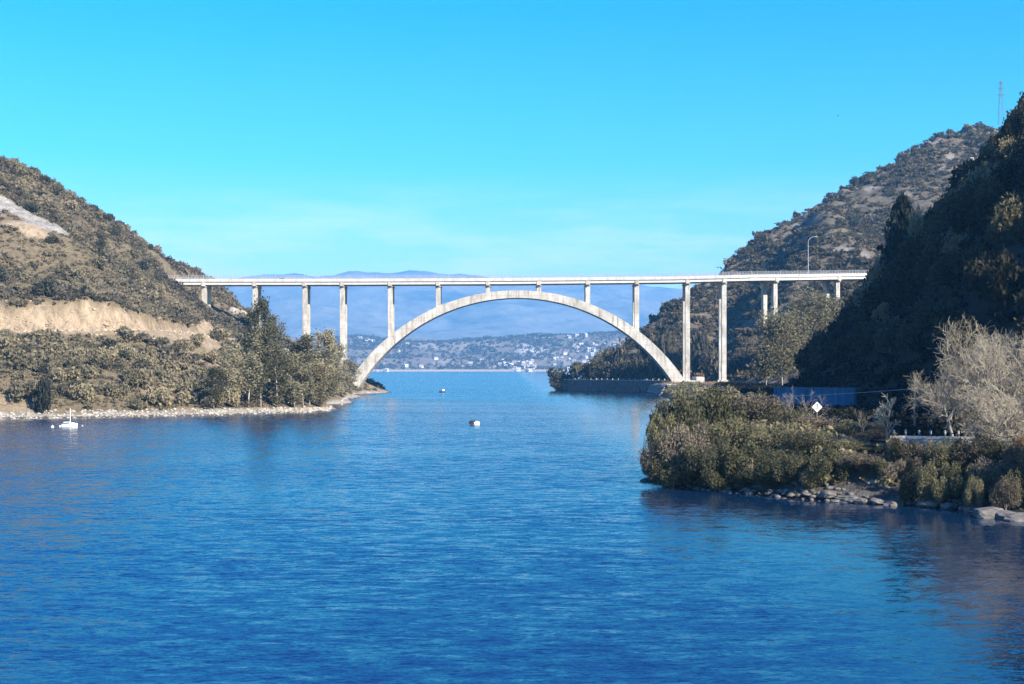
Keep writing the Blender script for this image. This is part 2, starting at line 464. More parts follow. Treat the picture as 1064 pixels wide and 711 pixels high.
TRK = np.array(TRACK)
TRK_S = np.r_[0, np.cumsum(np.hypot(np.diff(TRK[:, 0]), np.diff(TRK[:, 1])))]


def zL(X, Y, full=False):
    X = np.asarray(X, float); Y = np.asarray(Y, float)
    z = rbfL(X, Y)
    land = sstep(0.5, 8, z)
    z = z + land * (fbm(X / 38, Y / 38, 3, 5) * 5.0 + fbm(X / 9, Y / 9, 8, 3) * 1.1) * (1 - 0.6 * sstep(150, 60, -X))
    d, s, side = seg_dist(X, Y, TRACK)
    zr = np.interp(s, TRK_S, TRK[:, 2])
    n = fbm(X / 7, Y / 7, 21, 4)
    up = side > 0
    pxs = CX + F * X / np.maximum(Y, 50)
    hgt = np.interp(pxs, [-200, 0, 40, 60, 75, 88, 100, 120, 140, 152, 165, 185, 200, 212, 226, 236, 250], [8.5, 8.2, 7.6, 8.0, 9.4, 10.4, 9.2, 8.6, 5.0, 1.2, 0.2, 0.2, 3, 6.0, 8.0, 8.0, 0])
    endf = sstep(6, 0, np.abs(d) - np.abs(side))      # fade beyond the ends of the track
    gul = np.abs(fbm(s / 4.5, d / 14, 22, 3)) * 3.2 + np.abs(fbm(s / 1.8, d / 6, 23, 2)) * 1.2
    w = (2.6 + n * 0.8)
    cut_depth = np.maximum(0, np.abs(side) - w - 2.2 + gul) * 1.8
    incut = up & (cut_depth < hgt * (0.92 + 0.5 * n)) & (np.abs(side) < 16)
    z2 = np.where(up & (np.abs(side) < 16), np.where(incut, zr + cut_depth + n * 0.5, np.maximum(z, zr + np.minimum(cut_depth, hgt))), z)
    z2 = np.where(~up & (np.abs(side) < 3.2), zr, z2)
    fill = zr - np.maximum(0, np.abs(side) - 3.2) * 0.62
    z2 = np.where(~up & (np.abs(side) >= 3.2) & (np.abs(side) < 22), np.maximum(z, fill) * 0.5 + z * 0.5 if False else np.maximum(np.minimum(z, zr), np.minimum(fill, zr)), z2)
    near = (np.abs(side) <= d + 0.5) & (d < 22)
    z = np.where(near, z + (z2 - z) * endf, z)
    if not full:
        return z
    # bare soil: the cut face and bench, and spoil tipped below it
    slopes = sstep(0.35, 0.65, vnoise(X / 8, Y / 8, 31) * 0.6 + vnoise(X / 2.5, Y / 2.5, 32) * 0.4)
    spoil_len = np.interp(pxs, [0, 130, 150, 175, 215, 240], [2, 2.5, 4, 8, 15, 4])
    soil = np.where(near & (incut | (np.abs(side) < 3.4)), 1.0, 0.0)
    soil = np.maximum(soil, np.where(near & ~up & (np.abs(side) < 3 + spoil_len), np.clip(slopes * 0.7 + sstep(spoil_len + 3, 4, np.abs(side)) * 0.6, 0, 1), 0))
    soil = np.maximum(soil, sstep(0.62, 0.72, vnoise(X / 13, Y / 13, 41)) * sstep(22, 12, z) * 0.55)
    pale = sstep(1.5, 0.8, z + fbm(X / 6, Y / 6, 5, 3) * 1.0)
    # the grey rock face high on the left
    q = UP_ROCK; du, su, _ = seg_dist(X, Y, q)
    wid = np.interp(su, [0, 20, 38, 60], [12, 11, 6, 2]) * (1 + 1.1 * fbm(X / 8, Y / 8, 55, 3))
    rk = sstep(1.0, -1.5, du - wid)
    d2, s2, _ = seg_dist(X, Y, UP_SOIL)
    soil = np.maximum(soil, sstep(1, -1.5, d2 - 3.4 * (1 + fbm(X / 6, Y / 6, 56, 3))))
    for a, b, r in ((242, 324, 4.2), (256, 322, 3.4), (290, 366, 2.6), (297, 372, 3.0)):
        c = at(a, b, 606 if b < 340 else 585)
        rk = np.maximum(rk, sstep(1.5, -.5, np.hypot(X - c[0], (Y - c[1]) * 0.4) - r * (1 + fbm(X / 4, Y / 4, 77, 3))))
    return z, soil, np.maximum(pale, rk)


def ray_hit(px, py, zf, d0, d1, n=1200):
    D = np.linspace(d0, d1, n)
    X = (px - CX) / F * D; Z = CH + (HY - py) / F * D
    k = np.nonzero(zf(X, D) >= Z)[0]
    if len(k) == 0:
        return None
    k = k[0]
    return np.array([X[k], D[k], float(zf(X[k:k + 1], D[k:k + 1])[0])])


UP_ROCK = [(-400, 470), (-300, 470)]; UP_SOIL = UP_ROCK      # replaced below once the slope is known
_zb = lambda X, Y: rbfL(X, Y)
UP_ROCK = [tuple(ray_hit(a, b, _zb, 330, 700)[:2]) for a, b in ((-40, 195), (5, 214), (22, 224), (42, 234), (62, 241))]
UP_SOIL = [tuple(ray_hit(a, b, _zb, 330, 700)[:2]) for a, b in ((16, 235), (28, 240), (36, 246))]

# right bank: shore X by Y, hill foot X by Y
S_Y = [40, 65, 85, 100, 108, 114, 120, 127, 134, 139, 143, 150, 200, 300, 400, 500, 560, 580, 592, 600, 640, 700]
S_X = [95, 75, 60, 47.5, 41, 34.8, 27, 20.7, 15.6, 14.2, 14.6, 17, 25, 38, 50, 59, 62, 63, 66, 72, 84, 100]
C_Y = [0, 60, 110, 140, 180, 220, 260, 290, 325, 360, 375, 400, 420, 440]
C_X = [200, 180, 160, 148, 128, 114, 104, 104, 105, 105, 102, 97, 93, 93]
C_Z = [14, 18, 38, 62, 76, 74, 63, 52, 40, 30, 19, 9, 4.7, 4.7]
B_Y = [0, 50, 100, 125, 150, 230, 300, 400, 470, 520]
B_X = [160, 112, 72, 61, 58, 58, 65, 79, 92, 110]


def zN(X, Y):
    X = np.asarray(X, float); Y = np.asarray(Y, float)
    ds = X - np.interp(Y, S_Y, S_X) + fbm(X / 7, Y / 7, 61, 3) * 1.6
    # distance to the end of the spit towards the camera, so the bank falls off on that side as well
    slope = np.interp(Y, [60, 100, 132, 142, 150, 160], [0.75, 0.75, 0.75, 0.85, 0.95, 1])
    ds = ds * slope
    z = np.interp(ds, [-20, -3, 0, 2, 5.5, 9, 60], [-7, -1.6, 0.1, 1.2, 3.3, 4.6, 4.7])
    z = z + sstep(0, 4, ds) * sstep(11, 5, ds) * fbm(X / 4, Y / 4, 62, 4) * 1.3
    bx = np.interp(Y, B_Y, B_X); d = X - bx
    cx = np.interp(Y, C_Y, C_X) + fbm(Y / 25, 0 * Y, 66, 3) * 3; cz = np.interp(Y, C_Y, C_Z) - 4.7
    f = np.clip(d / np.maximum(cx - bx, 6), 0, 1)
    g = cz * (1.18 * f - 0.18 * f ** 3) - np.maximum(0, X - cx) * 0.85 * sstep(0, 14, X - cx)
    z = z + np.where(d > 0, np.maximum(g, 0), 0) + sstep(3, 20, d) * sstep(4, 20, g) * (fbm(X / 26, Y / 26, 63, 4) * 6 + fbm(X / 8, Y / 8, 64, 3) * 1.6)
    return z


RIDGE = [at(606, 388, 742), at(640, 360, 765), at(670, 335, 785), at(700, 310, 812), at(745, 279, 850), at(775, 252, 868), at(800, 235, 882),
         at(850, 206, 912), at(900, 181, 942), at(950, 153, 972), at(985, 133, 992), at(1005, 126, 1000), at(1040, 129, 1022), at(1110, 118, 1070), at(1220, 112, 1120)]
SPUR = [np.array(q, float) for q in ((300, 700, 120), (240, 640, 84), (195, 590, 61), (168, 560, 52))]
SPUR2 = [at(850, 206, 912), np.array((190, 800, 96)), np.array((150, 730, 52)), np.array((118, 690, 24))]
SPUR3 = [at(700, 310, 812), np.array((92, 760, 34)), np.array((80, 715, 14))]


def _cone(X, Y, path, k, step=12, lk=1.0):
    z = np.full(np.shape(X), -50.0)
    for a, b in zip(path[:-1], path[1:]):
        n = max(1, int(np.linalg.norm(b - a) / step))
        for i in range(n + 1):
            q = a + (b - a) * i / n
            dx = X - q[0]
            z = np.maximum(z, q[2] - k * np.hypot(np.where(dx < 0, dx * lk, dx), Y - q[1]))
    return z


WALL_A, WALL_B = at(579, 407, 692), at(706, 408, 628)     # the promontory's stone wall, left end and right end


def zB(X, Y):
    X = np.asarray(X, float); Y = np.asarray(Y, float)
    wx, wy = WALL_B[0] - WALL_A[0], WALL_B[1] - WALL_A[1]; L = math.hypot(wx, wy)
    nrm = (-(Y - WALL_A[1]) * wx + (X - WALL_A[0]) * wy) / L          # > 0 in front of the wall
    along = ((X - WALL_A[0]) * wx + (Y - WALL_A[1]) * wy) / L
    plat = np.where(nrm < 0, 5.0, -6.0)
    left = sstep(-9, 1, along)
    plat = np.where(nrm < 0, -5 + 10 * left, -6.0)
    plat = plat * 1.0
    z = _cone(X, Y, RIDGE, 0.60, lk=2.1)
    z = np.maximum(z, _cone(X, Y, SPUR2, 0.52, lk=1.8)); z = np.maximum(z, _cone(X, Y, SPUR3, 0.55, lk=2.2))
    z = z + sstep(8, 40, z) * (fbm(X / 70, Y / 70, 71, 5) * 9 + fbm(X / 18, Y / 18, 72, 4) * 3.2)
    z = np.where(nrm > -3, np.minimum(z, -6), z)
    z = np.maximum(z, plat)
    sp = _cone(X, Y, SPUR, 0.62)
    sp = sp + sstep(6, 20, sp) * fbm(X / 20, Y / 20, 73, 4) * 2.0
    z = np.maximum(z, np.where(sp > 4.0, sp, -6))
    # flat ground round the right springing of the arch
    f = 4.4 * sstep(59, 66, X) - 6 * (1 - sstep(59, 66, X))
    z = np.where((Y > 570) & (Y < 640) & (X > 58) & (X < 125), np.maximum(z, f * sstep(640, 632, Y) - 6 * (1 - sstep(640, 632, Y)) if True else f), z)
    z = np.where((X > 100) & (Y < 760) & (Y > 560), np.maximum(z, 4.5 + fbm(X / 15, Y / 15, 74, 3) * 0.8), z)
    return z


def grid_terrain(name, x0, x1, y0, y1, step, zf, mat, full=None, zmin=-6.5):
    xs = np.arange(x0, x1 + step / 2, step); ys = np.arange(y0, y1 + step / 2, step)
    X, Y = np.meshgrid(xs, ys)
    if full is not None:
        z, soil, rock = full(X, Y)
    else:
        z = zf(X, Y); soil = rock = None
    z = np.maximum(z, zmin)
    nx, ny = len(xs), len(ys)
    i = np.arange(nx * ny).reshape(ny, nx)
    Q = np.stack([i[:-1, :-1], i[:-1, 1:], i[1:, 1:], i[1:, :-1]], -1).reshape(-1, 4)
    keep = (z.ravel()[Q].max(1) > -2.5)
    Q = Q[keep]
    used = np.unique(Q); remap = np.full(nx * ny, -1); remap[used] = np.arange(len(used))
    V = np.stack([X.ravel(), Y.ravel(), z.ravel()], -1)[used]
    me = mesh_np(name, V, remap[Q], mat, smooth=True)
    for an, arr in (('soil', soil), ('rock', rock)):
        at_ = me.attributes.new(an, 'FLOAT', 'POINT')
        at_.data.foreach_set('value', (np.zeros(len(used)) if arr is None else arr.ravel()[used]).astype(np.float32))
    return tag(link(name, me), kind='structure')


def back_full(X, Y):
    z = zB(X, Y)
    soil = sstep(0.70, 0.80, vnoise(X / 16, Y / 16, 81)) * 0.2
    soil = np.maximum(soil, np.where((z < 6) & (X > 58) & (Y < 640), 0.9, 0))
    rock = sstep(0.80, 0.90, vnoise(X / 11, Y / 9, 83)) * sstep(30, 60, z) * 0.4
    rock = np.maximum(rock, np.where((z < 2.2) & (Y < 640), 1.0, 0))
    return z, soil, rock


def near_full(X, Y):
    z = zN(X, Y)
    ds = X - np.interp(Y, S_Y, S_X)
    soil = sstep(0.60, 0.72, vnoise(X / 5, Y / 5, 85)) * 0.6 * (z < 6)
    rock = sstep(2.2, 1.2, z + fbm(X / 3, Y / 3, 86, 3)) * 0.9
    rock = np.maximum(rock, sstep(0.6, 0.8, vnoise(X / 25, Y / 20, 87)) * sstep(20, 35, z) * 0.35)
    return z, soil, rock


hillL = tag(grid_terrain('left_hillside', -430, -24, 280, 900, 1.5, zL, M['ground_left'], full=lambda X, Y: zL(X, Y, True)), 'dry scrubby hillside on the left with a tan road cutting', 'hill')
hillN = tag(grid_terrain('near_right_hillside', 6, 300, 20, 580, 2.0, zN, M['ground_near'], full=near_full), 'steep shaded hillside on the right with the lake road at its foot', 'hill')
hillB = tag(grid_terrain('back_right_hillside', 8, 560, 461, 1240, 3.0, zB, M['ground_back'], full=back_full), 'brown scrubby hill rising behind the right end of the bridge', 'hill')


KF = 1.62      # the far shore and the mountains stand this much farther off


def zF(X, Y):
    X = np.asarray(X, float) / KF; Y = np.asarray(Y, float) / KF
    e = Y - 2340 - fbm(X / 300, 0 * X, 91, 3) * 90
    top = np.interp(X, [-1500, -600, -250, 0, 250, 600, 1300], [76, 74, 66, 70, 80, 78, 92])
    z = -3 + 6 * sstep(-30, 20, e) + (top - 3) * (0.25 * sstep(10, 260, e) + 0.75 * sstep(120, 620, e))
    z = z + sstep(40, 300, e) * fbm(X / 170, Y / 170, 92, 5) * 20
    return (z - np.maximum(0, e - 900) * 0.05) * KF


def far_full(X, Y):
    z = zF(X, Y)
    X = X / KF; Y = Y / KF
    soil = np.maximum(sstep(7.5, 5.0, z), sstep(0.62, 0.75, vnoise(X / 60, Y / 90, 93)) * 0.5)
    q = np.hypot((X - 0.0136 * Y) / 22, (Y - 2720) / 60)
    rock = sstep(1.2, 0.6, q + fbm(X / 18, Y / 30, 94, 3) * 0.8)
    return z, soil, rock


def zM(X, Y):
    X = np.asarray(X, float) / KF; Y = np.asarray(Y, float) / KF
    px = CX + F * X / Y
    prof = np.interp(px, [-200, 180, 260, 330, 380, 440, 500, 560, 620, 700, 800, 1300], [298, 294, 291, 289, 285, 286, 292, 296, 299, 300, 302, 300])
    zt = CH + (HY - prof) / F * 7000
    z = zt * (0.10 * sstep(3700, 4600, Y) + 0.90 * sstep(4700, 7000, Y)) - np.maximum(0, Y - 7050) * 0.12
    amp = sstep(4000, 5200, Y)
    z = z + amp * (fbm(X / 900, Y / 1400, 95, 6) * 150 * sstep(7100, 5600, Y) + fbm(X / 160, Y / 160, 96, 5) * 34)
    return z * KF


tag(grid_terrain('far_shore', -1300 * KF, 1100 * KF, 2260 * KF, 3660 * KF, 12.0 * KF, zF, M['ground_far'], full=far_full, zmin=-3), 'low wooded shore across the lake, dotted with white houses', 'shore')
tag(grid_terrain('mountains', -3900 * KF, 3900 * KF, 3600 * KF, 7900 * KF, 45.0 * KF, zM, M['mountain'], zmin=-3), 'blue hazy mountain range beyond the lake', 'mountains')

# the lake: one sheet to the horizon
me = bpy.data.meshes.new('lake_water')
me.from_pydata([(-6600, -280, 0), (6600, -280, 0), (6600, 13100, 0), (-6600, 13100, 0)], [], [(0, 1, 2, 3)])
me.materials.append(M['water'])
tag(link('lake_water', me), 'rippled blue lake water', 'lake', kind='structure')
# lake bed / valley floor under everything, just below the water
me = bpy.data.meshes.new('ground')
me.from_pydata([(-6700, -290, -6.8), (6700, -290, -6.8), (6700, 13200, -6.8), (-6700, 13200, -6.8)], [], [(0, 1, 2, 3)])
me.materials.append(M['ground_near'])
tag(link('ground', me), 'lake bed under the water', 'ground', kind='structure')

# ------------------------------------------------------------------ the bridge (one thing)
BO = np.array((0.0, 590.0, 0.0))
_px = [60, 760, 780, 800, 820, 845, 873, 940, 1000]; _D = [590, 590, 591, 594, 598, 603, 608.5, 622, 634]
_zx = [60, 364, 532, 700, 760, 808, 873, 940, 1000]; _z = [50.6, 50.75, 51.05, 51.7, 52.3, 53.0, 54.3, 55.6, 56.6]


def br(px):
    """front edge point (parapet top) and rearward unit normal of the deck at photo column px"""
    def P(q):
        D = np.interp(q, _px, _D); return np.array([(q - CX) / F * D, D, np.interp(q, _zx, _z)])
    p = P(px); t = P(px + 4) - P(px - 4); t[2] = 0; t /= np.linalg.norm(t)
    return p, np.array([-t[1], t[0], 0.0]), t


def pt(px, u, dz):
    p, n, t = br(px)
    return p + n * u + np.array([0, 0, dz])


STN = list(np.arange(150, 942, 6.0))
WID = 13.0


def sweep(mb, prof, stn=STN):
    mb.loft([[pt(q, u, z) for u, z in prof] for q in stn])


bridge = thing('bridge', 'long white concrete arch bridge on slender columns spanning the gorge above the lake', 'bridge', BO)
mb = MB(); sweep(mb, [(0.0, -1.38), (WID, -1.38), (WID, -1.02), (0.0, -1.02)])
mb.build('deck_slab', M['concrete_new'], bridge, BO)
mb = MB(); sweep(mb, [(0.36, -1.016), (WID - 0.36, -1.016), (WID - 0.36, -0.97), (0.36, -0.97)])
mb.build('roadway', M['asphalt'], bridge, BO)
for u in (0.004, WID - 0.284):
    mb = MB(); sweep(mb, [(u, -1.013), (u + 0.28, -1.013), (u + 0.24, -0.02), (u + 0.02, -0.02)])
    mb.build('parapet', M['concrete_new'], bridge, BO)
for u in (0.42, 4.4, 8.2, 12.1):
    mb = MB(); sweep(mb, [(u, -2.62), (u + 0.5, -2.62), (u + 0.5, -1.385), (u, -1.385)])
    mb.build('girder', M['girder'], bridge, BO)
for u in (0.14, WID - 0.14):
    mb = MB()
    for dz in (0.62, 1.02, 1.36):
        mb.tube([pt(q, u, dz) for q in STN], 0.05, 4)
    for k, q in enumerate(np.arange(151, 941, 3.0)):
        big = k % 5 == 0
        a = pt(q, u, -0.05); b = pt(q, u, 1.75 if big else 1.4)
        mb.tube([a, b], 0.09 if big else 0.045, 4)
    mb.build('railing', M['rail'], bridge, BO)

ARC_CX, ARC_CY, ARC_R = 537.5, 305.6 + 201, 201.0         # the arch's centre line in photo px at the bridge's distance
s_ = 590 / F
AX, AZ, AR = (ARC_CX - CX) * s_, CH + (HY - ARC_CY) * s_, ARC_R * s_


def arch_z(X, off=0.0):
    return AZ + math.sqrt(max((AR + off) ** 2 - (X - AX) ** 2, 0))


mb = MB(); rings = []
for i in range(73):
    a = R(-58.3 + 115.6 * i / 72)
    th = 3.3 + 1.7 * (abs(a) / R(58)) ** 1.5                 # thicker towards the springings
    dx, dz = math.sin(a), math.cos(a)
    ro, ri = AR + th / 2, AR - th / 2
    rings.append([(AX + ri * dx, 591.0, AZ + ri * dz), (AX + ri * dx, 602.2, AZ + ri * dz), (AX + ro * dx, 602.2, AZ + ro * dz), (AX + ro * dx, 591.0, AZ + ro * dz)])
mb.loft(rings); mb.build('arch', M['concrete'], bridge, BO)

PIERS = [(211, 330), (264, 346), (316, 362), (355, 386), (405, None), (455, None), (507, None), (560, None), (611, None), (662, None), (715, 392), (753, 405), (808, 380), (873, 345)]


def ground_at(X, Y):
    return max(float(zL(np.array([X]), np.array([Y]))[0]) if X < 0 else -9, float(zB(np.array([X]), np.array([Y]))[0]) if X > 0 else -9, 0.0)


for px, yb in PIERS:
    p, n, t = br(px); rz = math.atan2(t[1], t[0])
    c = pt(px, WID / 2, -2.32)
    cap = MB().box(c, (1.75, WID - 0.36, 1.78), rz)
    cap.box(pt(px, 2.5, -3.45), (2.5, 2.6, 0.5), rz); cap.box(pt(px, WID - 2.5, -3.45), (2.5, 2.6, 0.5), rz)
    cap.build('pier_cap', M['concrete'], bridge, BO)
    for u in (2.5, WID - 2.5):
        q = pt(px, u, -3.7)
        if yb is None:
            zb = arch_z(q[0], 0.9)
        else:
            zb = ground_at(q[0], q[1]) - 2.0
        w = 2.05
        col = MB()
        col.box((q[0], q[1], (q[2] + zb) / 2), (w, 1.9, q[2] - zb), rz)
        if yb is not None and q[2] - zb > 14:
            col.box((q[0], q[1], zb + 2.6), (w + 1.3, 3.0, 2.6), rz)
        col.build('column', M['concrete'], bridge, BO, bevel=0.06)
for px, k in ((365, -1), (716, 1)):
    X = (px - CX) * s_
    zg = 3.2
    mb = MB().box((X + 1.2 * k, 596.6, zg + 0.6), (6.0, 14.0, 4.6), 0, 0.92)
    mb.box((X + 4.9 * k, 596.6, zg + 1.2), (3.6, 13.2, 6.6))
    mb.build('springing_block', M['concrete_new'], bridge, BO, bevel=0.12)
for px in (152, 936):
    q = pt(px, WID / 2, -3.2); rz = math.atan2(br(px)[2][1], br(px)[2][0])
    MB().box(q + np.array((0, 0, -2.2)), (4.0, WID + 0.6, 5.6), rz).build('abutment', M['concrete_new'], bridge, BO)

# ------------------------------------------------------------------ camera, sun, sky, haze
cam = bpy.data.cameras.new('camera'); co = bpy.data.objects.new('camera', cam); COL.objects.link(co)
co.location = (0, 0, CH); co.rotation_euler = (R(90), 0, 0)
cam.sensor_width = 36.0; cam.lens = F / 1064 * 36.0; cam.shift_y = (HY - 355.5) / 1064
cam.clip_start = 0.5; cam.clip_end = 20000
scene.camera = co

EL, AZOFF = R(32), R(46)
S = Vector((math.cos(EL) * math.sin(AZOFF), -math.cos(EL) * math.cos(AZOFF), math.sin(EL)))
sd = bpy.data.lights.new('sun', 'SUN'); sd.energy = 5.0; sd.angle = R(0.53); sd.color = (1.0, 0.91, 0.76)
so = bpy.data.objects.new('sun', sd); COL.objects.link(so); so.location = (200, -100, 300)
so.rotation_euler = (-S).to_track_quat('-Z', 'Y').to_euler()

w = bpy.data.worlds.new('World'); scene.world = w; w.use_nodes = True
nt = w.node_tree; bg = nt.nodes['Background']
sky = N(nt, 'ShaderNodeTexSky', sky_type='NISHITA'); sky.sun_disc = False
sky.sun_elevation = EL; sky.sun_rotation = math.atan2(S.x, S.y)
sky.altitude = 600; sky.air_density = 1.0; sky.dust_density = 0.3; sky.ozone_density = 1.5
tc = N(nt, 'ShaderNodeTexCoord'); sx = N(nt, 'ShaderNodeSeparateXYZ'); nt.links.new(tc.outputs['Generated'], sx.inputs[0])
tint = ramp(nt, sx.outputs['Z'], [(0.0, (1.15, 1.02, 1.1)), (0.07, (0.70, 0.90, 1.0)), (0.15, (0.20, 0.85, 0.97)), (0.26, (0.02, 0.80, 0.95)), (0.36, (0.10, 0.84, 1.7)), (0.52, (0.16, 0.80, 2.0)), (0.8, (0.2, 0.62, 1.8))])
skyc = mixc(nt, 1.0, sky.outputs[0], tint, 'MULTIPLY')
# thin high cloud: a soft streak above the bridge
mp = N(nt, 'ShaderNodeMapping'); mp.inputs['Scale'].default_value = (5, 2, 34); mp.inputs['Rotation'].default_value = (0, R(7), 0)
nt.links.new(tc.outputs['Generated'], mp.inputs[0])
cn = N(nt, 'ShaderNodeTexNoise'); cn.inputs['Scale'].default_value = 1.6; cn.inputs['Detail'].default_value = 8; cn.inputs['Roughness'].default_value = 0.62
nt.links.new(mp.outputs[0], cn.inputs['Vector'])
band = ramp(nt, sx.outputs['Z'], [(0.0, (1, 1, 1)), (0.075, (1, 1, 1)), (0.14, (0, 0, 0))])
cf = math_n(nt, 'MULTIPLY', ramp(nt, cn.outputs[0], [(0.42, (0, 0, 0)), (0.72, (1, 1, 1))]), band)
skyc = mixc(nt, math_n(nt, 'MULTIPLY', cf, 0.5), skyc, (8.5, 7.6, 7.9))
nt.links.new(skyc, bg.inputs[0]); bg.inputs[1].default_value = 0.07

# the air: one closed box round the camera and the scene
hm = bpy.data.materials.new('haze'); hm.use_nodes = True; ht = hm.node_tree
for n_ in list(ht.nodes):
    if n_.type != 'OUTPUT_MATERIAL': ht.nodes.remove(n_)
pv = N(ht, 'ShaderNodeVolumePrincipled'); pv.inputs['Density'].default_value = 0.00009
pv.inputs['Color'].default_value = (0.145, 0.52, 1.0, 1); pv.inputs['Anisotropy'].default_value = 0.0
ht.links.new(pv.outputs[0], ht.nodes['Material Output'].inputs['Volume'])
hz = MB().box((0, 6450, 441), (13600, 13800, 898)).build('haze', hm)
tag(hz, 'thin blue haze over the lake', 'haze', kind='stuff')

scene.view_settings.view_transform = 'Standard'; scene.view_settings.look = 'None'
scene.view_settings.exposure = 1.55; scene.view_settings.gamma = 1.0; scene.view_settings.use_curve_mapping = False
cy = scene.cycles
cy.use_denoising = True; cy.denoiser = 'OPENIMAGEDENOISE'; cy.denoising_input_passes = 'RGB_ALBEDO_NORMAL'; cy.denoising_prefilter = 'FAST'
cy.max_bounces = 5; cy.diffuse_bounces = 2; cy.glossy_bounces = 3; cy.transmission_bounces = 2; cy.volume_bounces = 0; cy.transparent_max_bounces = 4
cy.sample_clamp_indirect = 4
cy.use_adaptive_sampling = False

# ------------------------------------------------------------------ foliage generators
def cards(C, size, rng, up=0.0, elong=0.5):
    n = len(C)
    nrm = rng.normal(size=(n, 3)); nrm[:, 2] += up; nrm /= np.linalg.norm(nrm, axis=1)[:, None]
    r = rng.normal(size=(n, 3)); t = np.cross(nrm, r); t /= np.linalg.norm(t, axis=1)[:, None] + 1e-9
    b = np.cross(nrm, t)
    a = (size * rng.uniform(0.55, 1.25, n))[:, None] if np.isscalar(size) else (size * rng.uniform(0.55, 1.25, n))[:, None]
    t = t * a; b = b * a * elong
    V = np.stack([C + t, C + b + t * 0.1, C - t, C - b + t * 0.1], 1).reshape(-1, 3)
    return V, np.arange(4 * n).reshape(n, 4)


def lobes(rng, n, flat=0.75, spread=0.6, zr=(0.25, 0.75), rr=(0.26, 0.46)):
    L = []
    for k in range(n):
        a = rng.uniform(0, 2 * math.pi); r = spread * math.sqrt(rng.uniform(0, 1))
        z = rng.uniform(*zr) * (1.1 - 0.5 * r)
        L.append((r * math.cos(a), r * math.sin(a), z, rng.uniform(*rr)))
    return np.array(L)


def shrub_pts(rng, n, nl=9, spread=0.6, low=0.02, zr=(0.25, 0.75), rr=(0.26, 0.46)):
    """points through the shell and volume of a lumpy crown of unit half-width and unit height"""
    L = lobes(rng, nl, spread=spread, zr=zr, rr=rr)
    k = rng.integers(0, nl, n)
    d = rng.normal(size=(n, 3)); d /= np.linalg.norm(d, axis=1)[:, None]
    rad = L[k, 3] * rng.uniform(0.35, 1.0, n) ** 0.45 * (1 + 0.14 * rng.normal(size=n))
    P = L[k, :3] + d * rad[:, None] * np.array((1, 1, 0.85))
    P[:, 2] = np.abs(P[:, 2] - low) + low
    P[:, :2] /= np.quantile(np.hypot(P[:, 0], P[:, 1]), 0.96); P[:, 2] /= np.quantile(P[:, 2], 0.98)
    return P


def twig_segs(rng, h, spread, levels, kids, r0, lean=(0, 0), droop=0.0, start=0.25, upw=0.35, wig=0.16):
    """branching skeleton: list of (p0, p1, r0, r1)"""
    segs = []; tips = []

    def grow(p, d, L, r, lv):
        n = 4 if lv < 2 else 3
        nodes = [(p, r)]
        for i in range(n):
            d = d + rng.normal(size=3) * wig; d[2] += upw * 0.12 - droop * (i / n) * 0.3
            d /= np.linalg.norm(d)
            q = p + d * L / n; r2 = r * (1 - 0.5 * (i + 1) / n)
            segs.append((p, q, r * (1 - 0.5 * i / n), r2)); p = q; nodes.append((q, r2))
        if lv >= levels:
            tips.append(p); return
        k = kids[lv]
        for j in range(k):
            f = start + (1 - start) * (j + rng.uniform(0.2, 1)) / k
            x = f * n; i = min(int(x), n - 1); w_ = x - i
            pp = nodes[i][0] * (1 - w_) + nodes[i + 1][0] * w_
            rr = (nodes[i][1] * (1 - w_) + nodes[i + 1][1] * w_) * 0.62
            s1 = rng.normal(size=3); s1 -= d * s1.dot(d); s1 /= np.linalg.norm(s1)
            nd = d * rng.uniform(0.35, 0.9) + s1 * spread * rng.uniform(0.6, 1.2); nd[2] += upw
            nd /= np.linalg.norm(nd)
            grow(pp, nd, L * rng.uniform(0.45, 0.8) * (1.05 - 0.3 * f), max(rr, 0.006), lv + 1)

    d0 = np.array((lean[0], lean[1], 1.0)); d0 /= np.linalg.norm(d0)
    grow(np.zeros(3), d0, h, r0, 0)
    return segs, np.array(tips)


def tubes(segs, n=3, rmin=0.0):
    A = np.array([s[0] for s in segs]); B = np.array([s[1] for s in segs])
    ra = np.maximum(np.array([s[2] for s in segs]), rmin); rb = np.maximum(np.array([s[3] for s in segs]), rmin)
    t = B - A; t /= np.linalg.norm(t, axis=1)[:, None] + 1e-9
    ref = np.where(np.abs(t[:, 2:3]) > 0.9, np.array([[1.0, 0, 0]]), np.array([[0, 0, 1.0]]))
    a = np.cross(t, ref); a /= np.linalg.norm(a, axis=1)[:, None] + 1e-9; b = np.cross(t, a)
    m = len(A); V = np.zeros((m, 2 * n, 3))
    for k in range(n):
        w_ = 2 * math.pi * k / n; o = a * math.cos(w_) + b * math.sin(w_)
        V[:, k] = A + o * ra[:, None]; V[:, n + k] = B + o * rb[:, None]
    base = (np.arange(m) * 2 * n)[:, None, None]
    q = np.array([[k, (k + 1) % n, n + (k + 1) % n, n + k] for k in range(n)])[None]
    return V.reshape(-1, 3), (base + q).reshape(-1, 4)


def merge(parts):
    V = []; Q = []; o = 0
    for v, q in parts:
        V.append(v); Q.append(q + o); o += len(v)
    return np.concatenate(V), np.concatenate(Q)


def shrub_mesh(name, seed, n, leaf, mat, nl=9, spread=0.6, elong=0.5, low=0.02):
    rng = np.random.default_rng(seed)
    P = shrub_pts(rng, n, nl, spread, low)
    return mesh_np(name, *cards(P, leaf, rng, 0.3, elong), mat)


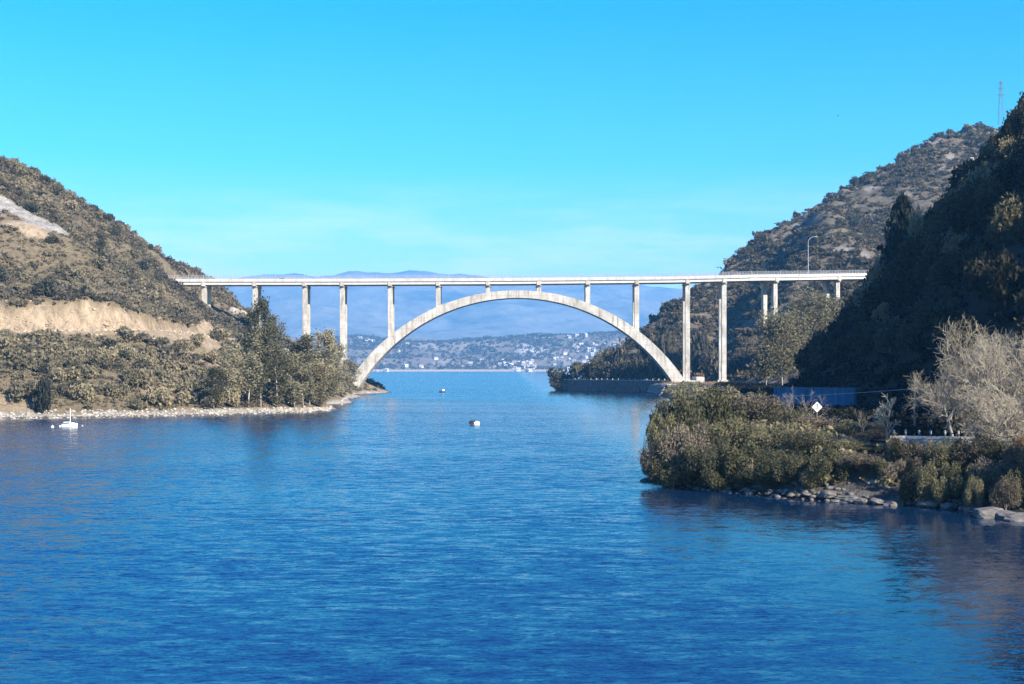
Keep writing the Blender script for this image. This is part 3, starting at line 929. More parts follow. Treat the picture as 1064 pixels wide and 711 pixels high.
def stuff_scrub(name, P, sizes, per, leaf, mat, seed, label, cat, hgt=0.85, nvar=7):
    """uncountable ground scrub: leaf clumps of many low bushes in one mesh"""
    rng = np.random.default_rng(seed)
    protos = [shrub_pts(rng, per, 5, 0.55) for _ in range(nvar)]
    VV = []; QQ = []; o = 0
    for v in range(nvar):
        idx = np.arange(v, len(P), nvar)
        if len(idx) == 0: continue
        a = rng.uniform(0, 6.283, len(idx)); s = sizes[idx]
        p = protos[v][None] * np.stack([s, s, s * hgt * rng.uniform(0.7, 1.25, len(idx))], -1)[:, None]
        ca, sa = np.cos(a)[:, None], np.sin(a)[:, None]
        C = np.stack([p[..., 0] * ca - p[..., 1] * sa, p[..., 0] * sa + p[..., 1] * ca, p[..., 2]], -1) + P[idx][:, None]
        sz = np.repeat(s * leaf, per)
        V, Q = cards(C.reshape(-1, 3), sz, rng, 0.3, 0.55)
        VV.append(V); QQ.append(Q + o); o += len(V)
    return tag(link(name, mesh_np(name, np.concatenate(VV), np.concatenate(QQ), mat)), label, cat, kind='stuff')


def to_px(P):
    P = np.atleast_2d(P)
    return CX + F * P[:, 0] / P[:, 1], HY - F * (P[:, 2] - CH) / P[:, 1]


# ------------------------------------------------------------------ left hillside
rng = np.random.default_rng(11)
n = 90000
X = rng.uniform(-400, -58, n); Y = rng.uniform(290, 690, n)
z, soil, rock = zL(X, Y, True)
px, py = to_px(np.stack([X, Y, z], -1))
dens = 0.5 + 0.5 * sstep(0.30, 0.62, vnoise(X / 14, Y / 14, 201) * 0.6 + vnoise(X / 45, Y / 45, 202) * 0.4)
ok = (z > 1.5) & (soil < 0.25) & (rock < 0.2) & (px > -420) & (rng.uniform(0, 1, n) < dens)
ok &= ~((px > 165) & (px < 235) & (Y > 560) & (Y < 612) & (py < 330))
P = np.stack([X, Y, z - 0.15], -1)[ok]
sz = np.clip(rng.lognormal(-0.12, 0.45, len(P)), 0.4, 2.6) * (0.75 + 0.6 * vnoise(P[:, 0] / 25, P[:, 1] / 25, 203))
stuff_scrub('hillside_scrub', P, sz, 38, 0.30, M['scrub_left'], 5, 'low grey-green scrub covering the left hillside', 'scrub')

sh_me = [shrub_mesh('shrub', 300 + k, 900, 0.15, M['shrub']) for k in range(4)]
shd_me = [shrub_mesh('dark_shrub', 320 + k, 900, 0.15, M['shrub_dark']) for k in range(2)]


def place_shrubs(name, me_list, pts, label, group, cat='shrub', wid=(1.6, 2.8), hg=(0.8, 1.2), seed=0):
    r = np.random.default_rng(seed)
    for i, p in enumerate(pts):
        o = link(name, me_list[i % len(me_list)])
        s = r.uniform(*wid); o.location = [float(v) for v in p]; o.rotation_euler = (0, 0, r.uniform(0, 6.28))
        o.scale = (s, s * r.uniform(0.85, 1.15), s * r.uniform(*hg) * 1.25)
        tag(o, label, cat, group)


def pick(zf, cond, n, dmin, seed, box):
    r = np.random.default_rng(seed); out = []
    X = r.uniform(box[0], box[1], n * 60); Y = r.uniform(box[2], box[3], n * 60)
    z = zf(X, Y); px, py = to_px(np.stack([X, Y, z], -1))
    good = np.nonzero(cond(X, Y, z, px, py))[0]
    for i in good:
        if all((X[i] - a[0]) ** 2 + (Y[i] - a[1]) ** 2 > dmin * dmin for a in out):
            out.append((X[i], Y[i], z[i] - 0.2))
            if len(out) >= n: break
    return out


def soil_of(X, Y):
    _, s, r_ = zL(X, Y, True); return np.maximum(s, r_)


low = pick(zL, lambda X, Y, z, px, py: (z > 1.7) & (px > -10) & (px < 345) & (py > 352) & (soil_of(X, Y) < 0.6), 200, 3.3, 21, (-170, -55, 305, 520))
place_shrubs('scrub_bush', sh_me, low, 'grey-green bush on the lower left slope between the dirt track and the water', 'bushes on the lower left slope', 'bush', (1.7, 3.3), seed=1)
und = pick(zL, lambda X, Y, z, px, py: (z > 1.5) & (px > 215) & (px < 378) & (py > 385), 60, 3.2, 25, (-105, -58, 330, 600))
place_shrubs('undergrowth_shrub', sh_me, und, 'grey-green shrub at the feet of the eucalyptus trees on the left point', 'shrubs under the left eucalyptus trees', 'shrub', (1.6, 2.6), (0.9, 1.5), seed=9)
dk = pick(zL, lambda X, Y, z, px, py: (z > 2.4) & (px > 0) & (px < 330) & (py > 350) & (soil_of(X, Y) < 0.6), 26, 8.0, 22, (-170, -55, 305, 520))
place_shrubs('dark_bush', shd_me, dk, 'dark green bush among paler ones on the lower left slope', 'dark bushes on the lower left slope', 'bush', (1.5, 3.0), seed=2)
hi = pick(zL, lambda X, Y, z, px, py: (px > -10) & (px < 165) & (py < 312) & (py > 150) & (soil_of(X, Y) < 0.3), 110, 6.0, 23, (-260, -130, 375, 640))
place_shrubs('hillside_shrub', sh_me[:3] + shd_me[:1], hi, 'round shrub on the dry left hillside above the tan road cutting', 'shrubs above the tan road cutting', 'shrub', (1.6, 3.0), seed=3)

# the very dark bush at the left waterline
p = ray_hit(45, 428, zL, 300, 420)
o = link('dark_waterside_bush', shd_me[0]); o.location = [float(v) for v in p]; o.scale = (2.2, 2.4, 7.0)
tag(o, 'tall near-black bush at the left waterline near the moored sailboat', 'bush')


def tree_eucalyptus(seed, h, half, cards_n, leaf, crown_from=0.3, lean=0.03, nclump=26, pale=True):
    r = np.random.default_rng(seed)
    tr = MB(); pts = []; d = np.array((r.normal() * lean, r.normal() * lean, 1.0)); q = np.zeros(3)
    for i in range(9):
        pts.append(q.copy()); d[:2] += r.normal(size=2) * 0.035; q = q + d / np.linalg.norm(d) * h / 8.6
    pts = np.array(pts); rad = [h * 0.0085 * (1 - 0.85 * i / 8) + 0.02 for i in range(9)]
    tr.tube(pts, rad, 7)
    C = []
    for k in range(nclump):
        f = crown_from + (1 - crown_from) * (k + r.uniform(0, 1)) / nclump
        x = f * 8; i = min(int(x), 7); b = pts[i] * (1 - x + i) + pts[i + 1] * (x - i)
        prof = math.sin(math.pi * min(max((f - crown_from) / (1.06 - crown_from), 0.04), 1)) ** 0.6
        a = r.uniform(0, 6.283); L = half * prof * r.uniform(0.35, 1.0)
        tip = b + np.array((math.cos(a) * L, math.sin(a) * L, L * r.uniform(0.25, 0.9)))
        tr.tube([b, (b + tip) / 2 + np.array((0, 0, 0.12 * L)), tip], [rad[i] * 0.45, rad[i] * 0.3, 0.02], 4, cap=False)
        m_ = max(10, int(cards_n / nclump * r.uniform(0.6, 1.4)))
        s = half * r.uniform(0.22, 0.42)
        C.append(tip + r.normal(size=(m_, 3)) * np.array((s, s, s * 1.0)) * 0.62)
        C.append((b + tip) / 2 + r.normal(size=(m_ // 3, 3)) * s * 0.5)
    C = np.concatenate(C)
    C = C[C[:, 2] > h * crown_from * 0.55]
    return tr, cards(C, leaf, r, 0.1, 0.42)


def make_tree(name, label, cat, group, tr_cards, bark, leafm, loc, rz=0.0, scale=(1, 1, 1)):
    t = thing(name, label, cat, loc, rz, group, scale)
    tr, (V, Q) = tr_cards
    tr.build('trunk', bark, t, smooth=True)
    link('crown', mesh_np('crown', V, Q, leafm), t)
    return t


# eucalyptus along the left point: (base px, base row, top row, half width px)
EU = [(239, 421, 366, 15), (271, 424, 312, 13), (258, 423, 345, 14), (288, 424, 360, 14), (306, 425, 372, 13), (315, 423, 351, 15), (329, 420, 345, 13), (340, 417, 368, 12),
      (354, 411, 361, 11), (222, 425, 385, 13), (283, 395, 330, 12), (300, 415, 378, 12), (347, 413, 372, 11), (362, 407, 376, 9), (322, 424, 382, 11), (333, 424, 385, 12)]
EPOS = ['tallest of the eucalyptus trees on the left point, reaching up to the bridge column']
protoE = [make_tree('eucalyptus_tree', '', 'tree', None, tree_eucalyptus(500 + k, 20, 3.6, 3200, 0.36, 0.10 + 0.05 * (k % 3), nclump=34), M['bark_pale'], M['euca_mid' if k % 2 else 'euca'], (0, 0, 0)) for k in range(4)]
usedE = 0
for i, (bx, by, ty, hw) in enumerate(EU):
    p = ray_hit(bx, by, zL, 310, 640)
    if p is None: p = at(bx, by, 560)
    D = p[1]; h = (by - ty) / F * D + 1.0; s = h / 20; ws = hw / F * D / 3.3
    lab = 'slender eucalyptus with grey-green crown in the stand on the left point'; grp = 'eucalyptus stand on the left point'
    if i == 0: lab, grp = 'white-trunked eucalyptus standing clear at the near end of the left point stand', None
    if i == 1: lab, grp = 'tallest eucalyptus of the left point, its crown crossing a bridge column', None
    if i == 8: lab, grp = 'narrow eucalyptus just beside the left foot of the arch', None
    src = protoE[i % 4]
    if usedE < 4:
        o = src; o.location = [float(v) for v in p]; o.rotation_euler = (0, 0, i * 1.3); o.scale = (ws, ws, s); o['label'] = lab
        if grp: o['group'] = grp
        usedE += 1
    else:
        dup(src, p, i * 1.3, (ws, ws, s), lab, grp)
    if i == 8: pass

# trees along the left skyline
r = np.random.default_rng(77)
for k, (bx, by) in enumerate([(20, 178), (33, 182), (60, 196), (74, 203), (97, 217), (112, 226), (131, 239), (148, 252), (254, 330), (243, 318)]):
    p = ray_hit(bx, by + 4, zL, 420, 720)
    if p is None: continue
    o = link('skyline_shrub', (sh_me + shd_me)[k % 6]); s = r.uniform(2.0, 3.0)
    o.location = [float(v) for v in p]; o.scale = (s, s, s * 1.3); o.rotation_euler = (0, 0, k)
    tag(o, 'rounded shrub breaking the skyline of the left hill', 'shrub', 'shrubs on the left skyline')

# ------------------------------------------------------------------ back right hill and promontory
n = 42000
X = rng.uniform(20, 480, n); Y = rng.uniform(500, 1090, n)
z, soil, rock = back_full(X, Y); px, py = to_px(np.stack([X, Y, z], -1))
dens = 0.35 + 0.65 * sstep(0.32, 0.6, vnoise(X / 20, Y / 20, 211) * 0.6 + vnoise(X / 60, Y / 60, 212) * 0.4)
ok = (z > 6) & (rock < 0.35) & (px > 575) & (px < 1090) & (rng.uniform(0, 1, n) < dens)
ok &= ~((Y < 640) & (X < 128) & ((z < 6.5) | (X < 84))); ok &= ~((Y < 700) & (X < 70))
P = np.stack([X, Y, z - 0.2], -1)[ok]
sz = np.clip(rng.lognormal(0.5, 0.42, len(P)), 0.8, 4.2) * (0.75 + 0.6 * vnoise(P[:, 0] / 30, P[:, 1] / 30, 213))
stuff_scrub('hill_scrub', P, sz, 40, 0.32, M['scrub_back'], 6, 'brown-grey scrub covering the hill behind the bridge', 'scrub')
bk_me = [shrub_mesh('tree_crown', 340 + k, 1000, 0.15, M['promontory_leaf']) for k in range(3)]
bt = pick(zB, lambda X, Y, z, px, py: (z > 12) & (px > 620) & (px < 905) & (py > 225) & (py < 385), 90, 7, 31, (40, 330, 650, 960))
place_shrubs('hill_tree', bk_me, bt, 'low round tree on the brown hillside behind the bridge', 'trees on the hill behind the bridge', 'tree', (2.2, 4.0), (0.8, 1.3), seed=4)
for k, (bx, by, s) in enumerate([(748, 277, 5.5), (757, 270, 3.4), (800, 233, 2.2), (842, 212, 2.4), (887, 187, 3.2), (897, 183, 2.6), (770, 257, 2.4), (945, 155, 2)]):
    p = ray_hit(bx, by + 5, zB, 760, 1080)
    if p is None: continue
    o = link('ridge_tree', bk_me[k % 3]); o.location = [float(v) for v in p]; o.scale = (s, s, s * 1.5); o.rotation_euler = (0, 0, k)
    if k == 0: tag(o, 'large rounded tree on the skyline just above the right bridge deck', 'tree')
    else: tag(o, 'small tree breaking the skyline of the hill behind the bridge', 'tree', 'trees on the back ridge')
# promontory trees behind the stone wall
r = np.random.default_rng(78)
for k, (bx, top, hw, dy) in enumerate([(606, 378, 13, 8), (622, 376, 14, 8), (640, 374, 13, 10), (655, 377, 12, 8), (668, 374, 14, 10), (685, 373, 13, 12), (700, 368, 14, 14), (630, 366, 12, 24), (652, 362, 13, 28), (676, 358, 14, 30), (690, 352, 13, 34), (738, 362, 15, 60), (725, 352, 13, 66), (771, 372, 16, 40), (790, 375, 14, 25), (780, 352, 15, 70)]):
    t_ = (bx - 579) / (706 - 579)
    wy = WALL_A[1] + (WALL_B[1] - WALL_A[1]) * min(t_, 1.0)
    D = wy + dy; q = at(bx, top, D); zg = float(zB(np.array([q[0]]), np.array([D]))[0])
    hh = max(q[2] - zg, 3.0); hwm = hw / F * D
    o = link('promontory_tree', bk_me[k % 3]); o.location = (q[0], D, zg - 0.3); o.scale = (hwm, hwm, hh * 1.02); o.rotation_euler = (0, 0, k * 1.7)
    tag(o, 'rounded grey-green tree on the dark promontory below the right end of the bridge', 'tree', 'trees on the promontory')
# leafless bush at the promontory's tip
tg, tips = twig_segs(np.random.default_rng(90), 3.2, 0.8, 3, [7, 6, 5], 0.12, upw=0.3, start=0.05)
q = at(584, 405, 690); q[2] = 0.2
t = thing('bare_bush', 'brown leafless bush at the very tip of the promontory by the water', 'bush', q)
V, Q = tubes(tg, 3, 0.05); V[:, 2] *= 1.25; V[:, :2] *= 1.3
link('branch', mesh_np('branch', V, Q, M['twig_dark']), t)
link('foliage', shrub_mesh('foliage', 361, 900, 0.13, M['promontory_leaf']), t).scale = (7.2, 6, 10.5)

# eucalyptus trees under the right end of the bridge
for k, (bx, by, ty, hw, D, lab) in enumerate([
        (813, 411, 330, 26, 430, 'big pale-trunked eucalyptus standing before the right bridge columns'),
        (846, 385, 306, 24, 470, 'eucalyptus with full crown between the last two right columns'),
        (866, 372, 312, 17, 480, 'eucalyptus beside the last right column, close to the dark hillside'),
        (796, 405, 352, 15, 470, 'smaller yellowish eucalyptus left of the pale-trunked one under the bridge')]):
    q = at(bx, by, D)
    zg = max(float(zN(q[0:1], q[1:2])[0]), float(zB(q[0:1], q[1:2])[0]), 0.5)
    h = CH + (HY - ty) / F * D - zg; hwm = hw / F * D
    make_tree('eucalyptus_tree', lab, 'tree', None, tree_eucalyptus(540 + k, h, hwm * 1.1, 5600, 0.5, 0.30, nclump=44), M['bark_pale'], M['euca_mid'], (q[0], q[1], zg - 0.3), k)
p = at(731, 393, 600)
o = link('orange_bush', shrub_mesh('orange_bush', 371, 500, 0.16, M['rust_leaf'])); o.location = (p[0], 606, 4.3); o.scale = (3.6, 3, 4.6)
tag(o, 'small dry orange bush at the foot of the right arch column', 'bush')

# dry grass round the springing
r = np.random.default_rng(79)
n = 1500
X = r.uniform(66, 112, n); Y = r.uniform(571, 600, n); z = zB(X, Y)
k = z > 3; V, Q = cards(np.repeat(np.stack([X, Y, z + 0.35], -1)[k], 5, 0) + r.normal(size=(5 * k.sum(), 3)) * 0.35, 0.6, r, 0, 0.18)
tag(link('dry_grass', mesh_np('dry_grass', V, Q, M['dry'])), 'tan dry grass round the right foot of the arch', 'grass', kind='stuff')

# ------------------------------------------------------------------ near right hillside
n = 9000
X = rng.uniform(50, 190, n); Y = rng.uniform(110, 470, n)
z = zN(X, Y); d = X - np.interp(Y, B_Y, B_X); px, py = to_px(np.stack([X, Y, z], -1))
ok = (d > 2) & (z > 5.2) & (px < 1110) & (rng.uniform(0, 1, n) < 0.45 + 0.55 * sstep(.35, .6, vnoise(X / 14, Y / 14, 221)))
P = np.stack([X, Y, z - 0.2], -1)[ok]
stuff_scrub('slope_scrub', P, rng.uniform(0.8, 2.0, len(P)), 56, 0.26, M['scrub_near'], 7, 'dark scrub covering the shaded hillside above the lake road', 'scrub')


def tree_round(seed, n, leaf, nl=12):
    r = np.random.default_rng(seed)
    tr = MB(); tr.tube([(0, 0, -0.15), (0.02, 0, 0.25), (0.05, 0.03, 0.6)], [0.05, 0.04, 0.02], 6)
    for k in range(5):
        a = k * 1.3; tr.tube([(0.02, 0, 0.2 + 0.05 * k), (0.3 * math.cos(a), 0.3 * math.sin(a), 0.5 + 0.06 * k)], [0.025, 0.01], 4, cap=False)
    P = shrub_pts(r, n, nl, 0.62, 0.16)
    return tr, cards(P, leaf, r, 0.3, 0.5)


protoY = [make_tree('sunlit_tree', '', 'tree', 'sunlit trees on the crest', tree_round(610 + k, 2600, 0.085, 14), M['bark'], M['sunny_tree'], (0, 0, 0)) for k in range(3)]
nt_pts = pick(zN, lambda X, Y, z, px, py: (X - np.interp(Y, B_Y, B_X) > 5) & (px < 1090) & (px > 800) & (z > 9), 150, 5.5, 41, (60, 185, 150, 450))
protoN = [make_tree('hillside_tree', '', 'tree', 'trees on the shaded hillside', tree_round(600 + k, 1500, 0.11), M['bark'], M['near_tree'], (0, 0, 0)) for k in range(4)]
r = np.random.default_rng(80)
for i, q in enumerate(nt_pts):
    s = r.uniform(2.3, 4.2); sc = (s, s, s * r.uniform(1.2, 1.8)); rz = r.uniform(0, 6.28)
    lab = 'small broadleaf tree on the steep shaded hillside at the right'
    if i < 4:
        o = protoN[i]; o.location = [float(v) for v in q]; o.rotation_euler = (0, 0, rz); o.scale = sc; o['label'] = lab
    else:
        dup(protoN[i % 4], q, rz, sc, lab, 'trees on the shaded hillside')
# the trees that draw the skyline of that hill
SKY = [(818, 396, 6), (830, 386, 7), (842, 375, 7), (853, 364, 7), (863, 350, 7), (873, 336, 7), (882, 318, 8), (890, 304, 8), (897, 290, 9), (905, 274, 10), (914, 262, 10), (922, 252, 10), (930, 246, 9),
       (950, 226, 9), (960, 219, 9), (972, 208, 10), (985, 197, 11), (997, 186, 11), (1008, 178, 12), (1020, 166, 12), (1030, 156, 12), (1042, 143, 13), (1055, 124, 14), (1070, 108, 14)]
sky_n = 0
for i, (sx_, sy_, hwp) in enumerate(SKY):
    hit = None
    for dy in range(0, 60, 3):
        hit = ray_hit(sx_ + hwp, sy_ + dy, zN, 180, 470)
        if hit is not None: break
    if hit is None: continue
    D = hit[1]; top = CH + (HY - sy_) / F * D; hh = max(top - hit[2] + 0.4, 3.0); hw = max(hwp / F * D, hh * 0.42)
    sc = (hw, hw, hh * 1.05); lc = hit - np.array((0, 0, 0.4))
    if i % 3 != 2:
        lab, grp = 'yellow-olive tree on the jagged skyline of the right hillside, sunlight put into its crown colour', 'sunlit trees on the crest'
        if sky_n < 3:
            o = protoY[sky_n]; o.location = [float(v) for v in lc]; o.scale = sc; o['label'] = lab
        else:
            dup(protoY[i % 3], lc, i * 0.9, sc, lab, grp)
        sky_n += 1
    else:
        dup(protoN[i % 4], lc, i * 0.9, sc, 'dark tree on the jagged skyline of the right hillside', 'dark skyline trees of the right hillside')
r = np.random.default_rng(84)
CR = [(912, 270), (903, 300), (908, 315), (921, 262), (928, 258), (940, 250), (958, 236), (948, 262), (985, 205), (1000, 196), (1012, 200), (1024, 190), (1050, 165), (1057, 180), (1040, 188), (893, 322), (886, 336), (918, 330), (1058, 240), (995, 262)]
for i, (bx, by) in enumerate(CR):
    hit = ray_hit(bx, by + 6, zN, 180, 470)
    if hit is None: continue
    s = r.uniform(2.4, 4.0)
    dup(protoY[i % 3], hit - np.array((0, 0, 0.3)), i, (s, s, s * r.uniform(1.2, 1.7)), 'yellow-olive tree just under the crest of the right hillside, sunlight put into its crown colour', 'sunlit trees under the crest')
# dark conifers on that skyline
rc = np.random.default_rng(81)


def conifer(seed, n, leaf):
    r = np.random.default_rng(seed); tr = MB(); tr.tube([(0, 0, -0.1), (0, 0, 0.5), (0, 0, 0.98)], [0.035, 0.025, 0.006], 6)
    z = r.uniform(0.06, 1.0, n) ** 1.0; tier = 1 - 0.35 * ((z * 9) % 1.0)
    rad = (1 - z) ** 0.5 * tier * r.uniform(0.45, 1.05, n) * 1.0; a = r.uniform(0, 6.283, n); lob = 1 + 0.25 * np.sin(a * 5 + z * 20)
    C = np.stack([rad * lob * np.cos(a), rad * lob * np.sin(a), z - 0.06 * rad], -1)
    return tr, cards(C, leaf, r, 0.4, 0.35)


for k, (bx, ty, by, hw, lab) in enumerate([(938, 206, 238, 11, 'dark broad conifer standing out on the skyline above the right bridge end'), (1046, 128, 165, 13, 'near-black conifer high on the skyline at the right edge')]):
    hit = None
    for dy in range(0, 60, 3):
        hit = ray_hit(bx, by + dy, zN, 180, 470)
        if hit is not None: break
    if hit is None: continue
    D = hit[1]; hh = CH + (HY - ty) / F * D - hit[2] + 0.3; hw = max(hw / F * D, 0.36 * hh)
    make_tree('conifer_tree', lab, 'conifer', None, conifer(620 + k, 2600, 0.11), M['bark'], M['conifer'], hit - np.array((0, 0, 0.3)), k, (hw, hw, hh))

# ------------------------------------------------------------------ right bank: large bushes
protoB = []
for k in range(4):
    t = thing('bank_bush', '', 'bush')
    r = np.random.default_rng(640 + k)
    P = shrub_pts(r, 8000, 15, 0.78, 0.10, (0.38, 0.80), (0.20, 0.36))
    link('foliage', mesh_np('foliage', *cards(P, 0.046, r, 0.2, 0.42), M[('bush', 'bush_dark', 'bush', 'bush_dry')[k]]), t)
    sg, tp = twig_segs(r, 0.55, 1.0, 2, [9, 8], 0.02, upw=0.4, start=0.0, wig=0.25)
    link('stem', mesh_np('stem', *tubes(sg, 3, 0.003), M['twig']), t)
    protoB.append(t)
BUSH = [(690, 434, 138, 27), (708, 418, 142, 36), (737, 409, 147, 46), (778, 413, 152, 44), (755, 407, 160, 50), (781, 412, 166, 22), (722, 411, 156, 36), (715, 446, 134, 34), (755, 438, 137, 40), (817, 425, 149, 34), (798, 442, 133, 38), (852, 433, 146, 36), (890, 438, 140, 30),
        (838, 448, 129, 38), (874, 456, 127, 36), (908, 448, 132, 30), (918, 462, 124, 28), (735, 462, 131, 36), (776, 466, 128.5, 36), (688, 462, 135, 26), (858, 470, 122, 30), (816, 470, 125, 32), (700, 478, 133, 26),
        (895, 472, 121, 30), (745, 484, 129, 28), (790, 486, 126, 28), (836, 488, 122.5, 24), (762, 424, 156, 40), (806, 430, 158, 24), (870, 440, 150, 34), (925, 478, 119, 22)]
BLAB = {0: 'bush overhanging the water at the left tip of the right bank', 2: 'tallest olive bush on the right bank, hiding the foot of the bridge', 8: 'olive bush right below the diamond road sign', 12: 'olive bush right beside the small fan-shaped tree'}
for i, (bx, ty, D, hw) in enumerate(BUSH):
    q = at(bx, ty, D); zg = max(float(zN(q[0:1], q[1:2])[0]), 0.15) - 0.3
    hh = q[2] - zg; hwm = hw / F * D * 0.9
    lab = BLAB.get(i, 'dense olive bush in the thicket along the right bank'); grp = None if i in BLAB else 'bushes along the right bank'
    sc = (hwm, hwm * 0.9, hh * 1.0)
    if i < 4:
        o = protoB[i]; o.location = (q[0], D, zg); o.rotation_euler = (0, 0, i * 2.1); o.scale = sc; o['label'] = lab
        if grp: o['group'] = grp
    else:
        dup(protoB[i % 4], (q[0], D, zg), i * 2.1, sc, lab, grp)
LOW = [(940, 459, 119, 20), (958, 464, 118, 24), (985, 461, 117, 26), (1012, 459, 116, 28), (1040, 459, 114, 28), (1066, 460, 111, 26), (972, 478, 114, 24), (1030, 474, 111.5, 28), (1058, 476, 108.5, 26), (932, 476, 118, 22), (1000, 480, 113, 24), (1085, 458, 108, 26), (950, 486, 115, 20), (1045, 492, 107.5, 20), (1015, 494, 110, 18)]
for i, (bx, ty, D, hw) in enumerate(LOW):
    q = at(bx, ty, D); zg = max(float(zN(q[0:1], q[1:2])[0]), 0.15) - 0.2
    hwm = hw / F * D * (0.95 if ty < 470 else 0.8)
    dup(protoB[(1, 3, 2, 3)[i % 4]], (q[0], D, zg), i * 1.4 + 0.5, (hwm, hwm * 0.9, max((q[2] - zg) * (1.04 if ty < 470 else 0.86), 0.9)), 'low bush on the bank between the pale roadside wall and the shore rocks', 'low bushes under the roadside wall')
for k, (bx, by, D, s, lab) in enumerate([(933, 466, 120.5, 0.9, 'tuft of orange dry grass under the left end of the roadside wall'), (1061, 462, 110, 0.8, 'tuft of orange dry grass at the right edge of the bank')]):
    q = at(bx, by, D)
    o = link('dry_tuft', shrub_mesh('dry_tuft', 380 + k, 900, 0.14, M['rust_leaf'], elong=0.2)); o.location = (q[0], D, q[2] - s); o.scale = (s, s, 1.8 * s)
    tag(o, lab, 'dry grass')

n = 9000
Y = rng.uniform(110, 575, n); X = np.interp(Y, S_Y, S_X) + rng.uniform(1.5, 46, n); z = zN(X, Y); d = X - np.interp(Y, B_Y, B_X)
rd = np.array([(58, 100), (49, 113), (43.5, 121), (39, 128), (36.5, 136), (36, 150), (37.5, 175), (41.5, 220), (49, 280), (58, 350), (67, 430), (76, 520), (84, 580)])
dr, _, _ = seg_dist(X, Y, [tuple(q) for q in rd])
ok = (z > 0.8) & (d < 4) & (dr > 3.6) & ~((Y < 128) & (X > 26) & (z > 4.0))
far_side = X > np.interp(Y, rd[:, 1], rd[:, 0])
o2 = ok & far_side & (Y > 118)
stuff_scrub('verge_scrub', np.stack([X, Y, z - 0.1], -1)[o2], rng.uniform(0.5, 1.4, o2.sum()), 40, 0.26, M['scrub_near'], 19, 'scrub between the lake road and the hillside, hill shade put into its colour', 'scrub')  # takes the dark hillside leaf so the hill's shade sits in its colour
for k, (tx, ty) in enumerate(((58, 122), (61, 130), (65, 138), (68, 147))):  # unseen trees added to throw shade on the road behind the bollards
    make_tree('eucalyptus_tree', 'tall dark eucalyptus added out of view to shade the road, right of the leafless trees', 'tree', 'added shade trees at the hillside foot', tree_eucalyptus(560 + k, 23, 4.2, 3200, 0.42, 0.22), M['bark'], M['euca_dark'], (tx, ty, float(zN(np.array([tx]), np.array([ty]))[0]) - 0.3), k)
ok &= ~far_side
stuff_scrub('bank_scrub', np.stack([X, Y, z - 0.1], -1)[ok], rng.uniform(0.5, 1.5, ok.sum()), 44, 0.26, M['bush'], 9, 'olive scrub and dry grass on the flat bank along the lake road', 'scrub')

# ------------------------------------------------------------------ leafless trees by the road
def bare_tree(label, base, h, seed, lean, levels=4, kids=(7, 6, 6, 5), spread=0.85, upw=0.25, r0=0.16, mat='twig', group=None, start=0.3, rmin=0.010, name='bare_tree'):
    t = thing(name, label, 'tree', base, 0, group)
    sg, tips = twig_segs(np.random.default_rng(seed), h * 0.52, spread, levels, list(kids), r0, lean, upw=upw, start=start)
    L = [s for s in sg]
    thick = [s for s in L if s[2] > r0 * 0.16]; thin = [s for s in L if s[2] <= r0 * 0.16]
    link('trunk', mesh_np('trunk', *tubes(thick, 6), M['bark_bare'], smooth=True), t)
    link('crown', mesh_np('crown', *tubes(thin, 3, rmin), M[mat]), t)
    zmax = max(s[1][2] for s in L)
    k = h / zmax; t.scale = (k, k, k)
    return t


def gpos(px, D):
    X = (px - CX) / F * D
    return np.array((X, D, max(float(zN(np.array([X]), np.array([D]))[0]), 0) - 0.15))


def htop(p, ty):
    return CH + (HY - ty) / F * p[1] - p[2]


p = gpos(990, 122); bare_tree('leafless tree with pale leaning trunk rising behind the roadside wall', p, htop(p, 355), 701, (-0.22, 0), kids=(9, 7, 6, 5), spread=0.8)
p = gpos(1046, 120); bare_tree('largest leafless tree, its pale crown reaching highest at the right edge', p, htop(p, 326), 702, (0.05, 0.05), kids=(10, 7, 6, 5), spread=0.95, start=0.15)
p = gpos(1020, 133); bare_tree('leafless tree between the leaning one and the largest, set farther back', p, htop(p, 375), 703, (-0.15, 0), kids=(9, 7, 6, 5), spread=1.0, start=0.15)
p = gpos(1082, 119); bare_tree('leafless tree cut by the right edge of the view', p, htop(p, 345), 704, (-0.25, 0), kids=(9, 7, 6, 5), spread=1.0, start=0.15)
p = gpos(1035, 116); bare_tree('low spreading leafless tree in front of the largest one', p, htop(p, 398), 705, (-0.3, 0), kids=(9, 7, 6, 4), spread=1.2, start=0.1, r0=0.12)
p = gpos(1066, 126); bare_tree('leafless tree at the right edge behind the largest one', p, htop(p, 336), 708, (-0.1, 0), kids=(10, 7, 6, 5), spread=1.0, start=0.12)
p = gpos(1002, 128); bare_tree('broad leafless tree just right of the leaning trunk', p, htop(p, 384), 709, (0.1, 0), kids=(9, 7, 6, 5), spread=1.1, start=0.15)
p = gpos(1058, 117); bare_tree('low bushy leafless tree above the roadside wall at the right edge', p, htop(p, 392), 710, (-0.25, 0), kids=(9, 7, 6, 5), spread=1.2, start=0.1, r0=0.12)
p = gpos(921, 127); tt = bare_tree('small fan-shaped tree with pale trunk left of the roadside wall', p, htop(p, 408), 707, (0, 0), levels=3, kids=(8, 6, 5), spread=0.7, r0=0.13, start=0.30, mat='twig_pale', rmin=0.022)
for k, (bx, ty) in enumerate([(826, 400), (836, 404), (842, 410), (818, 408), (896, 424)]):
    p = gpos(bx, 158 if k < 4 else 136)
    bare_tree('thin leafless sapling rising from the thicket before the blue wall' if k < 4 else 'thin leafless sapling right of the blue wall', p, htop(p, ty), 720 + k, (0.05 * (k - 2), 0), levels=3, kids=(5, 4, 3), spread=0.5, r0=0.03, group='saplings before the blue wall' if k < 4 else None, rmin=0.008, name='bare_sapling')

